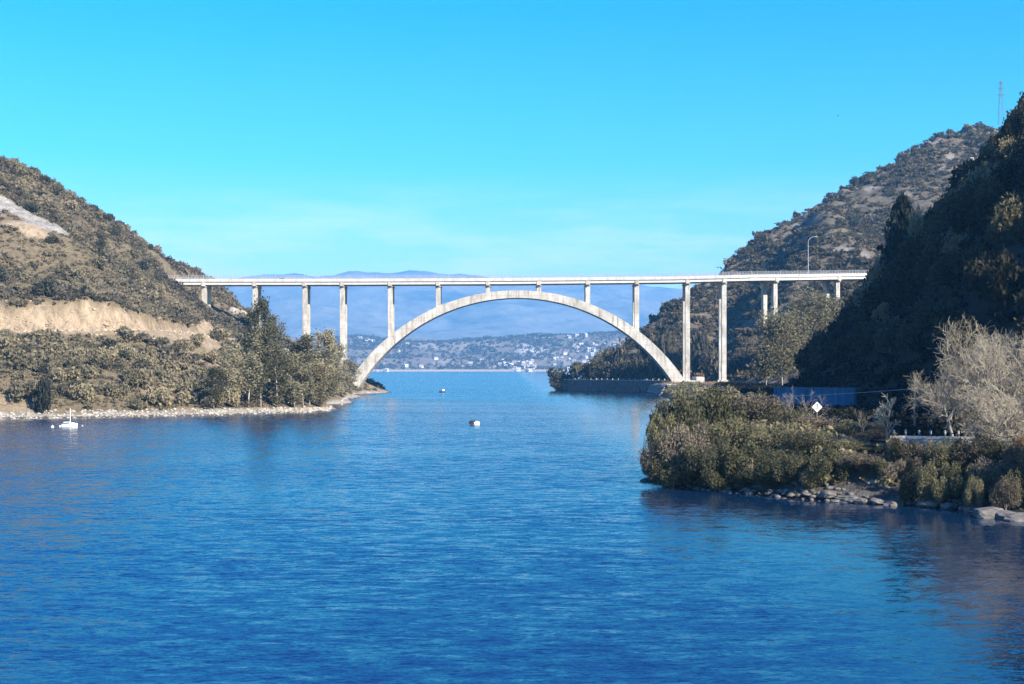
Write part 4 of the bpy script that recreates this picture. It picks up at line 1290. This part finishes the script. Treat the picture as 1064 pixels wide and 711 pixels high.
# ------------------------------------------------------------------ rocks
def rock_mesh(name, seed, mat, sub=2):
    import bmesh
    bm = bmesh.new(); bmesh.ops.create_icosphere(bm, subdivisions=sub + 1, radius=1)
    r = np.random.default_rng(seed); dirs = r.normal(size=(9, 3)); dirs /= np.linalg.norm(dirs, axis=1)[:, None]; lim = r.uniform(0.55, 0.95, 9)
    for v in bm.verts:
        c = np.array(v.co)
        for d_, l in zip(dirs, lim):
            e = c.dot(d_) - l
            if e > 0: c = c - d_ * e * 0.92
        c = c * (1 + 0.05 * r.normal())
        v.co = c
    me = bpy.data.meshes.new(name); bm.to_mesh(me); bm.free(); me.materials.append(mat)
    return me


rk = [rock_mesh('shore_boulder', 800 + k, M['rock_grey'], 2) for k in range(4)]
r = np.random.default_rng(82)
BO_ = [(1030, 528, 106.5, 1.5), (1048, 530, 105.5, 1.2), (1012, 525, 110.2, 1.0), (880, 512, 118.0, 1.0), (895, 513, 117.2, 0.8), (912, 514, 116.5, 0.9), (858, 509, 119.6, 0.9), (930, 517, 115.6, 1.0), (965, 519, 114.2, 1.1), (985, 522, 112.6, 0.9), (1064, 532, 104.0, 1.2), (838, 513, 120.8, 0.5), (775, 505, 126.4, 0.45), (745, 508, 129.0, 0.5), (946, 514, 116.0, 0.6), (870, 515, 118.2, 0.5)]
for i, (bx, by, D, s) in enumerate(BO_):
    X = (bx - CX) / F * D
    o = link('shore_boulder', rk[i % 4]); zt = max(float(zN(np.array([X]), np.array([D]))[0]), 0.0)
    o.location = (X, D, zt + 0.1 * s); o.scale = (s * 1.3, s * 0.9, s * 0.42); o.rotation_euler = (0, 0, i * 1.9)
    if i == 0: tag(o, 'largest pale boulder at the waterline near the right edge', 'boulder')
    else: tag(o, 'grey boulder at the waterline below the right bank bushes', 'boulder', 'boulders along the right shore')
# rubble between them
n = 1500; V = []; Q = []; o_ = 0
base = [np.array([v.co[:] for v in rock_mesh('t', 820 + k, M['rock_grey'], 0).vertices]) for k in range(3)]
tri = None
tm = rock_mesh('t', 820, M['rock_grey'], 0); tri = np.array([p_.vertices[:] for p_ in tm.polygons])


def rubble(name, P, S_, mat, seed, label):
    r = np.random.default_rng(seed); V = []; Q = []
    for i, (p, s) in enumerate(zip(P, S_)):
        a = r.uniform(0, 6.28); b = base[i % 3] * s * r.uniform(0.7, 1.3, 3) * np.array((1.2, 1, 0.65))
        ca, sa = math.cos(a), math.sin(a)
        V.append(np.stack([b[:, 0] * ca - b[:, 1] * sa, b[:, 0] * sa + b[:, 1] * ca, b[:, 2]], -1) + p); Q.append(tri + i * len(b))
    return tag(link(name, mesh_np(name, np.concatenate(V), np.concatenate(Q), mat)), label, 'rocks', kind='stuff')


Y = r.uniform(98, 141, 2600); X = np.interp(Y, S_Y, S_X) + r.uniform(-1.5, 4.0, 2600); z = zN(X, Y); k = (z > -0.4) & (z < 2.4)
rubble('shore_rubble', np.stack([X, Y, z], -1)[k][:600], r.uniform(0.10, 0.42, 600), M['rock_grey'], 1, 'broken grey rocks along the right shore')
q = []
for a, b in zip(L_SHORE[:-1], L_SHORE[1:]):
    for t_ in np.linspace(0, 1, 130):
        px = a[0] + (b[0] - a[0]) * t_; D = shore(a[1] + (b[1] - a[1]) * t_)
        q.append(((px - CX) / F * D, D + r.uniform(-1, 4.5)))
q = np.array(q); z = zL(q[:, 0], q[:, 1]); k = (z > -0.4) & (z < 2.6)
rubble('shoreline_rocks', np.column_stack([q, z])[k], r.uniform(0.15, 0.55, k.sum()), M['rock'], 2, 'pale rocks along the left waterline')
X = r.uniform(60, 72, 400); Y = r.uniform(566, 590, 400); z = zB(X, Y); k = (z > -0.8)
rubble('spit_rocks', np.stack([X, Y, np.maximum(z, 0)], -1)[k], r.uniform(0.3, 0.9, k.sum()), M['rock'], 3, 'pale rocks at the foot of the right arch springing')
# stones fallen along the foot of the road cutting
nst = 1600
ss_ = r.uniform(0, TRK_S[-1], nst); X = np.interp(ss_, TRK_S, TRK[:, 0]) + r.normal(0, 3.5, nst); Y = np.interp(ss_, TRK_S, TRK[:, 1]) + r.normal(0.5, 4.0, nst)
M['cut_stone'] = mat_noise('tan_stone', (0.20, 0.15, 0.095), (0.42, 0.33, 0.22), 0.6, b=0.6, bd=0.2)
rubble('cutting_stones', np.stack([X, Y, zL(X, Y)], -1), np.clip(r.lognormal(-1.35, 0.5, nst), 0.1, 0.9), M['cut_stone'], 4, 'tan stones fallen along the road cutting on the left hill')
for k, (bx, by, s) in enumerate([(243, 324, 3.2), (251, 327, 2.6), (258, 323, 2.4), (289, 364, 2.2), (296, 371, 2.3), (300, 374, 1.8), (276, 350, 1.6)]):
    p = ray_hit(bx, by, zL, 420, 690)
    if p is None: continue
    o = link('pale_boulder', rock_mesh('pale_boulder', 840 + k, M['rock'], 2)); o.location = [float(v) for v in p]; o.scale = (s, s, s * 0.8)
    tag(o, 'pale boulder on the slope under the left end of the bridge', 'boulder', 'boulders under the left bridge end')

# ------------------------------------------------------------------ promontory wall
wd = np.array(WALL_B) - np.array(WALL_A); wl = math.hypot(wd[0], wd[1]); wr = math.atan2(wd[1], wd[0])
wc = (np.array(WALL_A) + np.array(WALL_B)) / 2
t = thing('stone_wall', 'long dark stone retaining wall along the promontory waterline', 'wall', (wc[0], wc[1], 0))
MB().box((0, 0, 1.2), (wl, 1.4, 8.4), wr).build('wall', M['stone_dark'], t)
MB().box((0, 0, 5.62), (wl + .2, 1.7, 0.36), wr).build('coping', M['concrete'], t)
for k in range(22):
    f = -0.48 + 0.96 * k / 21
    MB().box((wd[0] * f, wd[1] * f, 6.15), (0.3, 0.3, 0.7), wr).build('post', M['concrete'], t)

# ------------------------------------------------------------------ lake road, roadside wall, bollards, blue wall, sign
RD = [(58, 100), (49, 113), (43.5, 121), (39, 128), (36.5, 136), (36, 150), (37.5, 175), (41.5, 220), (49, 280), (58, 350), (67, 430), (76, 520), (84, 580)]
V = []; Qs = []
for i, (x, y) in enumerate(RD):
    a = np.array(RD[max(i - 1, 0)]); b = np.array(RD[min(i + 1, len(RD) - 1)]); d = (b - a) / np.linalg.norm(b - a); nrm = np.array((-d[1], d[0]))
    for s in (-3.0, 3.0):
        V.append((x + nrm[0] * s, y + nrm[1] * s, 4.78))
for i in range(len(RD) - 1):
    Qs.append((2 * i, 2 * i + 1, 2 * i + 3, 2 * i + 2))
me = bpy.data.meshes.new('lake_road'); me.from_pydata(V, [], Qs); me.materials.append(M['asphalt'])
tag(link('lake_road', me), 'narrow asphalt road along the right shore', 'road', kind='structure')

t = thing('roadside_wall', 'low pale concrete wall along the edge of the road above the right bank', 'wall', (39, 122, 4.4))
pts = [at(925, 0, 122.4)[:2], at(940, 0, 122.2)[:2], at(965, 0, 121.6)[:2], at(990, 0, 121)[:2], at(1015, 0, 120.2)[:2], at(1040, 0, 119.3)[:2], at(1068, 0, 118)[:2], at(1100, 0, 116)[:2]]
mb = MB(); mc = MB()
for prof, b_, z0, z1, wdt in (('w', mb, 3.6, 5.36, 0.34), ('c', mc, 5.364, 5.60, 0.44)):
    rings = []
    for i, (x, y) in enumerate(pts):
        a = pts[max(i - 1, 0)]; c = pts[min(i + 1, len(pts) - 1)]; d = np.array(c) - np.array(a); d /= np.linalg.norm(d); nn = np.array((-d[1], d[0])) * wdt / 2
        rings.append([(x - nn[0], y - nn[1], z0), (x + nn[0], y + nn[1], z0), (x + nn[0], y + nn[1], z1), (x - nn[0], y - nn[1], z1)])
    b_.loft(rings)
mb.build('wall', M['concrete'], t, (39, 122, 4.4)); mc.build('coping', M['concrete_new'], t, (39, 122, 4.4))
for k, bx in enumerate([929, 941, 955, 967, 982, 996, 1011, 1026, 1040]):
    D = 131 - 0.03 * (bx - 929); q = at(bx, 446, D)
    b = thing('bollard', 'dark roadside bollard with white top behind the pale low wall', 'bollard', (q[0], D, 4.7), 0, 'bollards along the lake road')
    MB().lathe([(0.10, 0), (0.10, 0.72), (0.085, 0.78)], n=8).build('post', M['stone_dark'], b, smooth=False)
    MB().lathe([(0.112, 0.72), (0.112, 0.98), (0.06, 1.06)], n=8).build('reflective_cap', M['rail'], b)

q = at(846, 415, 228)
t = thing('blue_wall', 'retaining wall, bluish shade put into its colour, at the foot of the dark hillside behind the thicket', 'wall', (q[0], 228, 4.4), R(-48))
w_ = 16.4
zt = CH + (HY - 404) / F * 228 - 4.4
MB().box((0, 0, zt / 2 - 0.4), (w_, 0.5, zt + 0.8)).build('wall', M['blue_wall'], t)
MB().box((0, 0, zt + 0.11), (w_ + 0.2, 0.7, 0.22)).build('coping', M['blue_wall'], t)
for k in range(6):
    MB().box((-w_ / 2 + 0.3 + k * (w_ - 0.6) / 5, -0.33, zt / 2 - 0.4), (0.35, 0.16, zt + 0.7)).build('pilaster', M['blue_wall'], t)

# diamond warning sign
D = 160; q = at(849, 423, D)
t = thing('road_sign', 'white diamond warning sign with a black arrow above the thicket', 'road sign', (q[0], D, 4.6))
zc = q[2] - 4.6
MB().tube([(0, 0.05, -0.5), (0, 0.05, zc + 0.5)], 0.04, 8).build('post', M['rust'], t)
h_ = 0.62
mb = MB(); mb.loft([[(0, y, zc - h_), (h_, y, zc), (0, y, zc + h_), (-h_, y, zc)] for y in (-0.03, 0.0)]); mb.build('panel', M['white'], t)
mb = MB(); y0, y1 = -0.046, -0.034
mb.box((0, -0.04, zc - 0.06), (0.11, 0.012, 0.56))
mb.loft([[(-0.15, y, zc + 0.2), (0.15, y, zc + 0.2), (0, y, zc + 0.42)] for y in (y0, y1)])
mb.build('arrow_marking', M['black'], t)

# ------------------------------------------------------------------ overhead cable on its poles
pa = np.array((at(729, 409, 300)[0], 300, 0)); pb = np.array((at(950, 404, 136)[0], 136.0, 0))
za = CH + (HY - 409) / F * 300; zb_ = CH + (HY - 404) / F * 136
for k, (pp, zt, lab) in enumerate(((pa, za, 'grey cable post behind the tallest bush on the right bank'), (pb, zb_, 'grey cable pole among the leafless trees'))):
    zg = float(zN(pp[0:1], pp[1:2])[0])
    t = thing('cable_pole', lab, 'pole', (pp[0], pp[1], zg))
    MB().tube([(0, 0, -0.5), (0, 0, zt - zg + 0.15)], [0.11, 0.08], 8).build('post', M['wood'], t)
    MB().box((0, 0, zt - zg - 0.25), (0.7, 0.1, 0.12)).build('crossarm', M['wood'], t)
A_ = np.array((pa[0], pa[1], za)); B_ = np.array((pb[0], pb[1], zb_))
cp = [A_ + (B_ - A_) * f - np.array((0, 0, 0.7 * 4 * f * (1 - f))) for f in np.linspace(0, 1, 24)]
tag(MB().tube(cp, [0.035 - 0.018 * i / 23 for i in range(24)], 4).build('cable', M['rail']), 'thin pale cable slung across the view behind the right bank bushes', 'cable')

# ------------------------------------------------------------------ street lamp, pylon, cabin
p = pt(841, 0.9, -0.95); top = CH + (HY - 251) / F * p[1]
t = thing('street_lamp', 'tall grey street lamp on the right part of the bridge deck', 'street lamp', p)
hh = top - p[2]
MB().tube([(0, 0, 0), (0, 0, hh * 0.5), (0, 0, hh)], [0.16, 0.13, 0.10], 8).build('pole', M['rail'], t)
MB().tube([(0, 0, hh), (0.5, 0, hh + 1.0), (1.6, 0, hh + 1.9), (3.0, 0, hh + 2.2)], 0.09, 6).build('arm', M['rail'], t)
MB().box((3.5, 0, hh + 2.2), (1.3, 0.42, 0.22)).build('lamp_head', M['rail'], t)
MB().box((0, 0, 0.2), (0.5, 0.5, 0.4)).build('base', M['concrete_new'], t)

pz = ray_hit(1040, 128, zB, 900, 1120)
if pz is None: pz = at(1040, 128, 1022)
D = pz[1]; zt = CH + (HY - 84) / F * D - pz[2] + 0.5
t = thing('pylon', 'thin steel lattice pylon on the ridge at the upper right', 'pylon', pz - np.array((0, 0, 0.8)))
mb = MB(); b0, b1 = 1.7, 0.35
crn = [(-1, -1), (1, -1), (1, 1), (-1, 1)]
for cx_, cy_ in crn:
    mb.tube([(cx_ * b0, cy_ * b0, 0), (cx_ * b1, cy_ * b1, zt)], 0.12, 4)
ns = 7
for i in range(ns):
    z0, z1 = zt * i / ns, zt * (i + 1) / ns; r0, r1 = b0 + (b1 - b0) * i / ns, b0 + (b1 - b0) * (i + 1) / ns
    for k in range(4):
        a, b = crn[k], crn[(k + 1) % 4]
        mb.tube([(a[0] * r0, a[1] * r0, z0), (b[0] * r1, b[1] * r1, z1)], 0.03, 3)
mb.build('mast', M['stone_dark'], t)
for f in (0.68, 0.82, 0.95):
    mb = MB(); w2 = 3.4 if f < 0.8 else 2.6
    mb.tube([(-w2, 0, zt * f), (0, 0, zt * f + 0.5), (w2, 0, zt * f)], 0.1, 4); mb.tube([(-w2, 0, zt * f), (w2, 0, zt * f)], 0.1, 4)
    mb.build('crossarm', M['stone_dark'], t)

p = ray_hit(1010, 167, zB, 860, 1050)
if p is not None:
    t = thing('cabin', 'tiny white cabin high on the hill behind the bridge', 'cabin', p)
    t.scale = (0.6, 0.6, 0.6)
    MB().box((0, 0, 1.2), (3.6, 3.2, 3.0)).build('wall', M['white'], t)
    MB().loft([[(-2, -1.8, 2.72), (-2, 1.8, 2.72), (-2, 0, 3.7)], [(2, -1.8, 2.72), (2, 1.8, 2.72), (2, 0, 3.7)]]).build('roof', M['rail'], t)


# ------------------------------------------------------------------ cars
def car(label, loc, rz, paint):
    t = thing('car', label, 'car', loc, rz)
    def prof(w, pts, name, mat, bev=0.05):
        mb = MB(); mb.loft([[(x, -w / 2, z) for x, z in pts], [(x, w / 2, z) for x, z in pts]]); return mb.build(name, mat, t, bevel=bev)
    body = prof(1.74, [(-2.1, 0.28), (2.1, 0.28), (2.15, 0.62), (1.95, 0.84), (1.05, 0.95), (-1.75, 0.98), (-2.1, 0.90)], 'body', paint, 0.07)
    prof(1.46, [(1.02, 0.96), (0.42, 1.40), (-1.15, 1.43), (-1.72, 0.985)], 'cabin', paint, 0.08)
    prof(1.485, [(0.86, 1.0), (0.38, 1.34), (-1.08, 1.36), (-1.5, 1.0)], 'side_window', M['glass'], 0)
    mb = MB(); mb.hexa([(1.03, -0.62, 1.0), (1.03, 0.62, 1.0), (1.05, 0.62, 1.0), (1.05, -0.62, 1.0), (0.52, -0.58, 1.36), (0.52, 0.58, 1.36), (0.54, 0.58, 1.37), (0.54, -0.58, 1.37)])
    mb.build('windshield', M['glass'], t)
    for x in (-1.28, 1.3):
        for y in (-0.8, 0.8):
            mb = MB(); mb.tube([(x, y - 0.1, 0.32), (x, y + 0.1, 0.32)], 0.32, 14); wh = mb.build('wheel', M['black'], t)
            MB().tube([(x, y - 0.112, 0.32), (x, y + 0.112, 0.32)], 0.17, 10).build('rim', M['rail'], wh)
    for y in (-0.62, 0.62):
        MB().box((2.1, y, 0.70), (0.12, 0.30, 0.14)).build('headlight', M['white'], t)
    return t


p = pt(292.5, 3.2, -0.96); car('dark car crossing the left part of the bridge', p, 0.0, M['dark_paint'])
p = at(797, 420, 222); car('dark car with pale reflecting windshield on the lake road beside the blue wall', (p[0], 222, 4.8), R(-92), M['blue_paint'])
q = np.array(WALL_A) + wd * 0.72; car('small white car on the promontory road above the stone wall', (q[0] + 2.2, q[1] + 3.0, 5.05), wr, M['white'])

# ------------------------------------------------------------------ boats and buoys
def hull(L, W, H, n=12):
    mb = MB(); rings = []
    for i in range(n + 1):
        f = i / n; x = -L / 2 + L * f
        w_ = W / 2 * min(1.0, (0.72 + 0.7 * f) if f < 0.4 else 1.0) * (1 - max(0, (f - 0.45) / 0.55) ** 2.2 * 0.97)
        sh = H * (1 + 0.25 * f * f)
        rings.append([(x, -w_, sh), (x, -w_ * 0.85, 0.1 * H), (x, -w_ * 0.3, -0.25 * H), (x, w_ * 0.3, -0.25 * H), (x, w_ * 0.85, 0.1 * H), (x, w_, sh)])
    mb.loft(rings); return mb


D = shore(444.0); X = (72.5 - CX) / F * D
t = thing('sailboat', 'small white moored sailboat with bare mast near the left shore', 'sailboat', (X, D, 0.02), R(8))
hull(2.9, 1.25, 0.62).build('hull', M['white'], t, smooth=False)
MB().tube([(0.1, 0, 0.45), (0.1, 0, 3.7)], [0.06, 0.045], 8).build('mast', M['white'], t)
MB().tube([(0.1, 0, 1.0), (-1.2, 0, 0.95)], 0.06, 6).build('boom', M['white'], t)
MB().box((0.45, 0, 0.78), (0.9, 0.7, 0.22), 0, 0.8).build('deckhouse', M['white'], t)
MB().tube([(0.1, 0, 3.6), (1.42, 0, 0.8)], 0.012, 3).build('forestay', M['rail'], t)
for k, (bx, by, s, nm, lab) in enumerate([(54.5, 444, 0.33, 'buoy', 'small white buoy left of the moored sailboat'), (85.5, 443, 0.25, 'buoy', 'small grey buoy right of the moored sailboat')]):
    D = shore(by); X = (bx - CX) / F * D
    t = thing(nm, lab, 'buoy', (X, D, 0))
    MB().lathe([(0.1 * s, -s), (0.8 * s, -0.7 * s), (s, 0), (0.8 * s, 0.6 * s), (0.25 * s, 0.95 * s)], n=12).build('float', M['white' if k == 0 else 'rust'], t, smooth=True)
    MB().tube([(0, 0, 0.9 * s), (0, 0, 1.7 * s)], 0.12 * s, 6).build('ring', M['rust'], t)
D = shore(444.0); X = (66 - CX) / F * D
t = thing('rowing_boat', 'small white dinghy between the buoy and the moored sailboat', 'dinghy', (X, D, 0.02), R(10))
hull(1.5, 0.8, 0.36).build('hull', M['white'], t); MB().box((-0.1, 0, 0.34), (0.25, 0.74, 0.05)).build('seat', M['wood'], t)

D = shore(441.5); X = (493.5 - CX) / F * D
t = thing('motorboat', 'small white motorboat with dark stern alone in the middle of the lake', 'motorboat', (X, D, 0.02), R(-12))
hull(1.9, 0.9, 0.5).build('hull', M['white'], t)
MB().box((0.40, 0, 0.60), (0.5, 0.55, 0.26), 0, 0.7).build('cabin', M['white'], t)
MB().box((-0.5, 0, 0.5), (0.95, 0.95, 0.72), 0, 0.85).build('cover', M['black'], t)
MB().box((-1.08, 0, 0.45), (0.24, 0.26, 0.6), 0, 0.8).build('outboard_motor', M['black'], t)
D = shore(408); X = (459.5 - CX) / F * D
t = thing('motorboat', 'distant speck of a boat, dark with a white cabin, beyond the bridge arch', 'motorboat', (X, D, 0.02), R(20))
hull(2.8, 1.2, 0.7).build('hull', M['black'], t); MB().box((0.5, 0, 1.1), (0.9, 0.9, 0.9), 0, 0.8).build('cabin', M['white'], t)

# birds over the valley
for k, (bx, by, D, lab) in enumerate([(870.5, 120.5, 260, 'tiny dark bird high in the sky left of the ridge'), (927, 108, 260, 'tiny dark bird in the sky nearer the pylon')]):
    t = thing('bird', lab, 'bird', at(bx, by, D), k)
    mb = MB(); mb.loft([[(x, w_ * math.cos(a), w_ * math.sin(a)) for a in np.linspace(0, 6.283, 7)[:-1]] for x, w_ in ((-0.22, 0.015), (-0.1, 0.05), (0.05, 0.06), (0.18, 0.035), (0.25, 0.01))])
    for sgn in (-1, 1):
        mb.add([(0.1, 0.03 * sgn, 0.02), (-0.06, 0.03 * sgn, 0.02), (-0.02, 0.28 * sgn, 0.12), (0.10, 0.26 * sgn, 0.13), (-0.12, 0.55 * sgn, 0.06)], [(0, 1, 2, 3), (3, 2, 4)])
    mb.build('body', M['black'], t)

# ------------------------------------------------------------------ far shore: houses and woods
def house_mesh(seed, wall, roof):
    r = np.random.default_rng(seed); L, W, H = r.uniform(8, 13), r.uniform(7, 9), r.uniform(3.5, 7)
    mb = MB(); mb.mi = 0; mb.box((0, 0, H / 2 - 1), (L, W, H + 2))
    mb.mi = 1; o = 0.5; mb.loft([[(-L / 2 - o, -W / 2 - o, H), (-L / 2 - o, W / 2 + o, H), (-L / 2 - o, 0, H + 2.4)], [(L / 2 + o, -W / 2 - o, H), (L / 2 + o, W / 2 + o, H), (L / 2 + o, 0, H + 2.4)]])
    mb.mi = 2
    for k in range(3):
        mb.box((-L / 3 + k * L / 3, -W / 2 - 0.03, H * 0.5), (1.4, 0.1, 1.5))
    return mb.mesh('far_house', [wall, roof, M['glass']])


hm_ = [house_mesh(900 + k, M['far_wall'], M['far_roof'] if k % 2 else M['far_wall']) for k in range(6)]
r = np.random.default_rng(83)
CL = [(505, 560, 375, 387, 16), (530, 552, 378, 386, 10), (575, 618, 368, 386, 16), (588, 640, 357, 370, 20), (366, 392, 347, 362, 8), (408, 440, 356, 386, 5), (440, 505, 368, 387, 4), (545, 640, 349, 353, 6), (392, 432, 378, 387, 5), (640, 690, 350, 372, 8)]
i = 0
for x0, x1, y0, y1, n in CL:
    for k in range(n):
        p = ray_hit(r.uniform(x0, x1), r.uniform(y0, y1), zF, 3690, 5350, 400)
        if p is None: continue
        o = link('far_house', hm_[i % 6]); o.location = [float(v) for v in p]; o.rotation_euler = (0, 0, r.uniform(-0.7, 0.7)); s = r.uniform(0.6, 1.35); o.scale = (s, s, s)
        tag(o, 'pale house among trees on the far lake shore', 'house', 'houses on the far shore'); i += 1
p = ray_hit(551, 383, zF, 3690, 5350); o = link('hotel', hm_[1]); o.location = [float(v) for v in p]; o.scale = (3.2, 1.8, 2.0)
tag(o, 'largest white building at the far waterline, seen through the arch', 'building')
n = 9000; X = r.uniform(-680, 780, n); Y = r.uniform(3775, 5100, n); z = zF(X, Y); k = (z > 6) & (r.uniform(0, 1, n) < 0.25 + 0.75 * sstep(.4, .6, vnoise(X / 97, Y / 146, 301)))
stuff_scrub('far_woods', np.stack([X, Y, z - 0.5], -1)[k], r.uniform(3.5, 8, k.sum()), 22, 0.42, M['far_veg'], 8, 'hazy woods on the far shore', 'woods', 1.1)
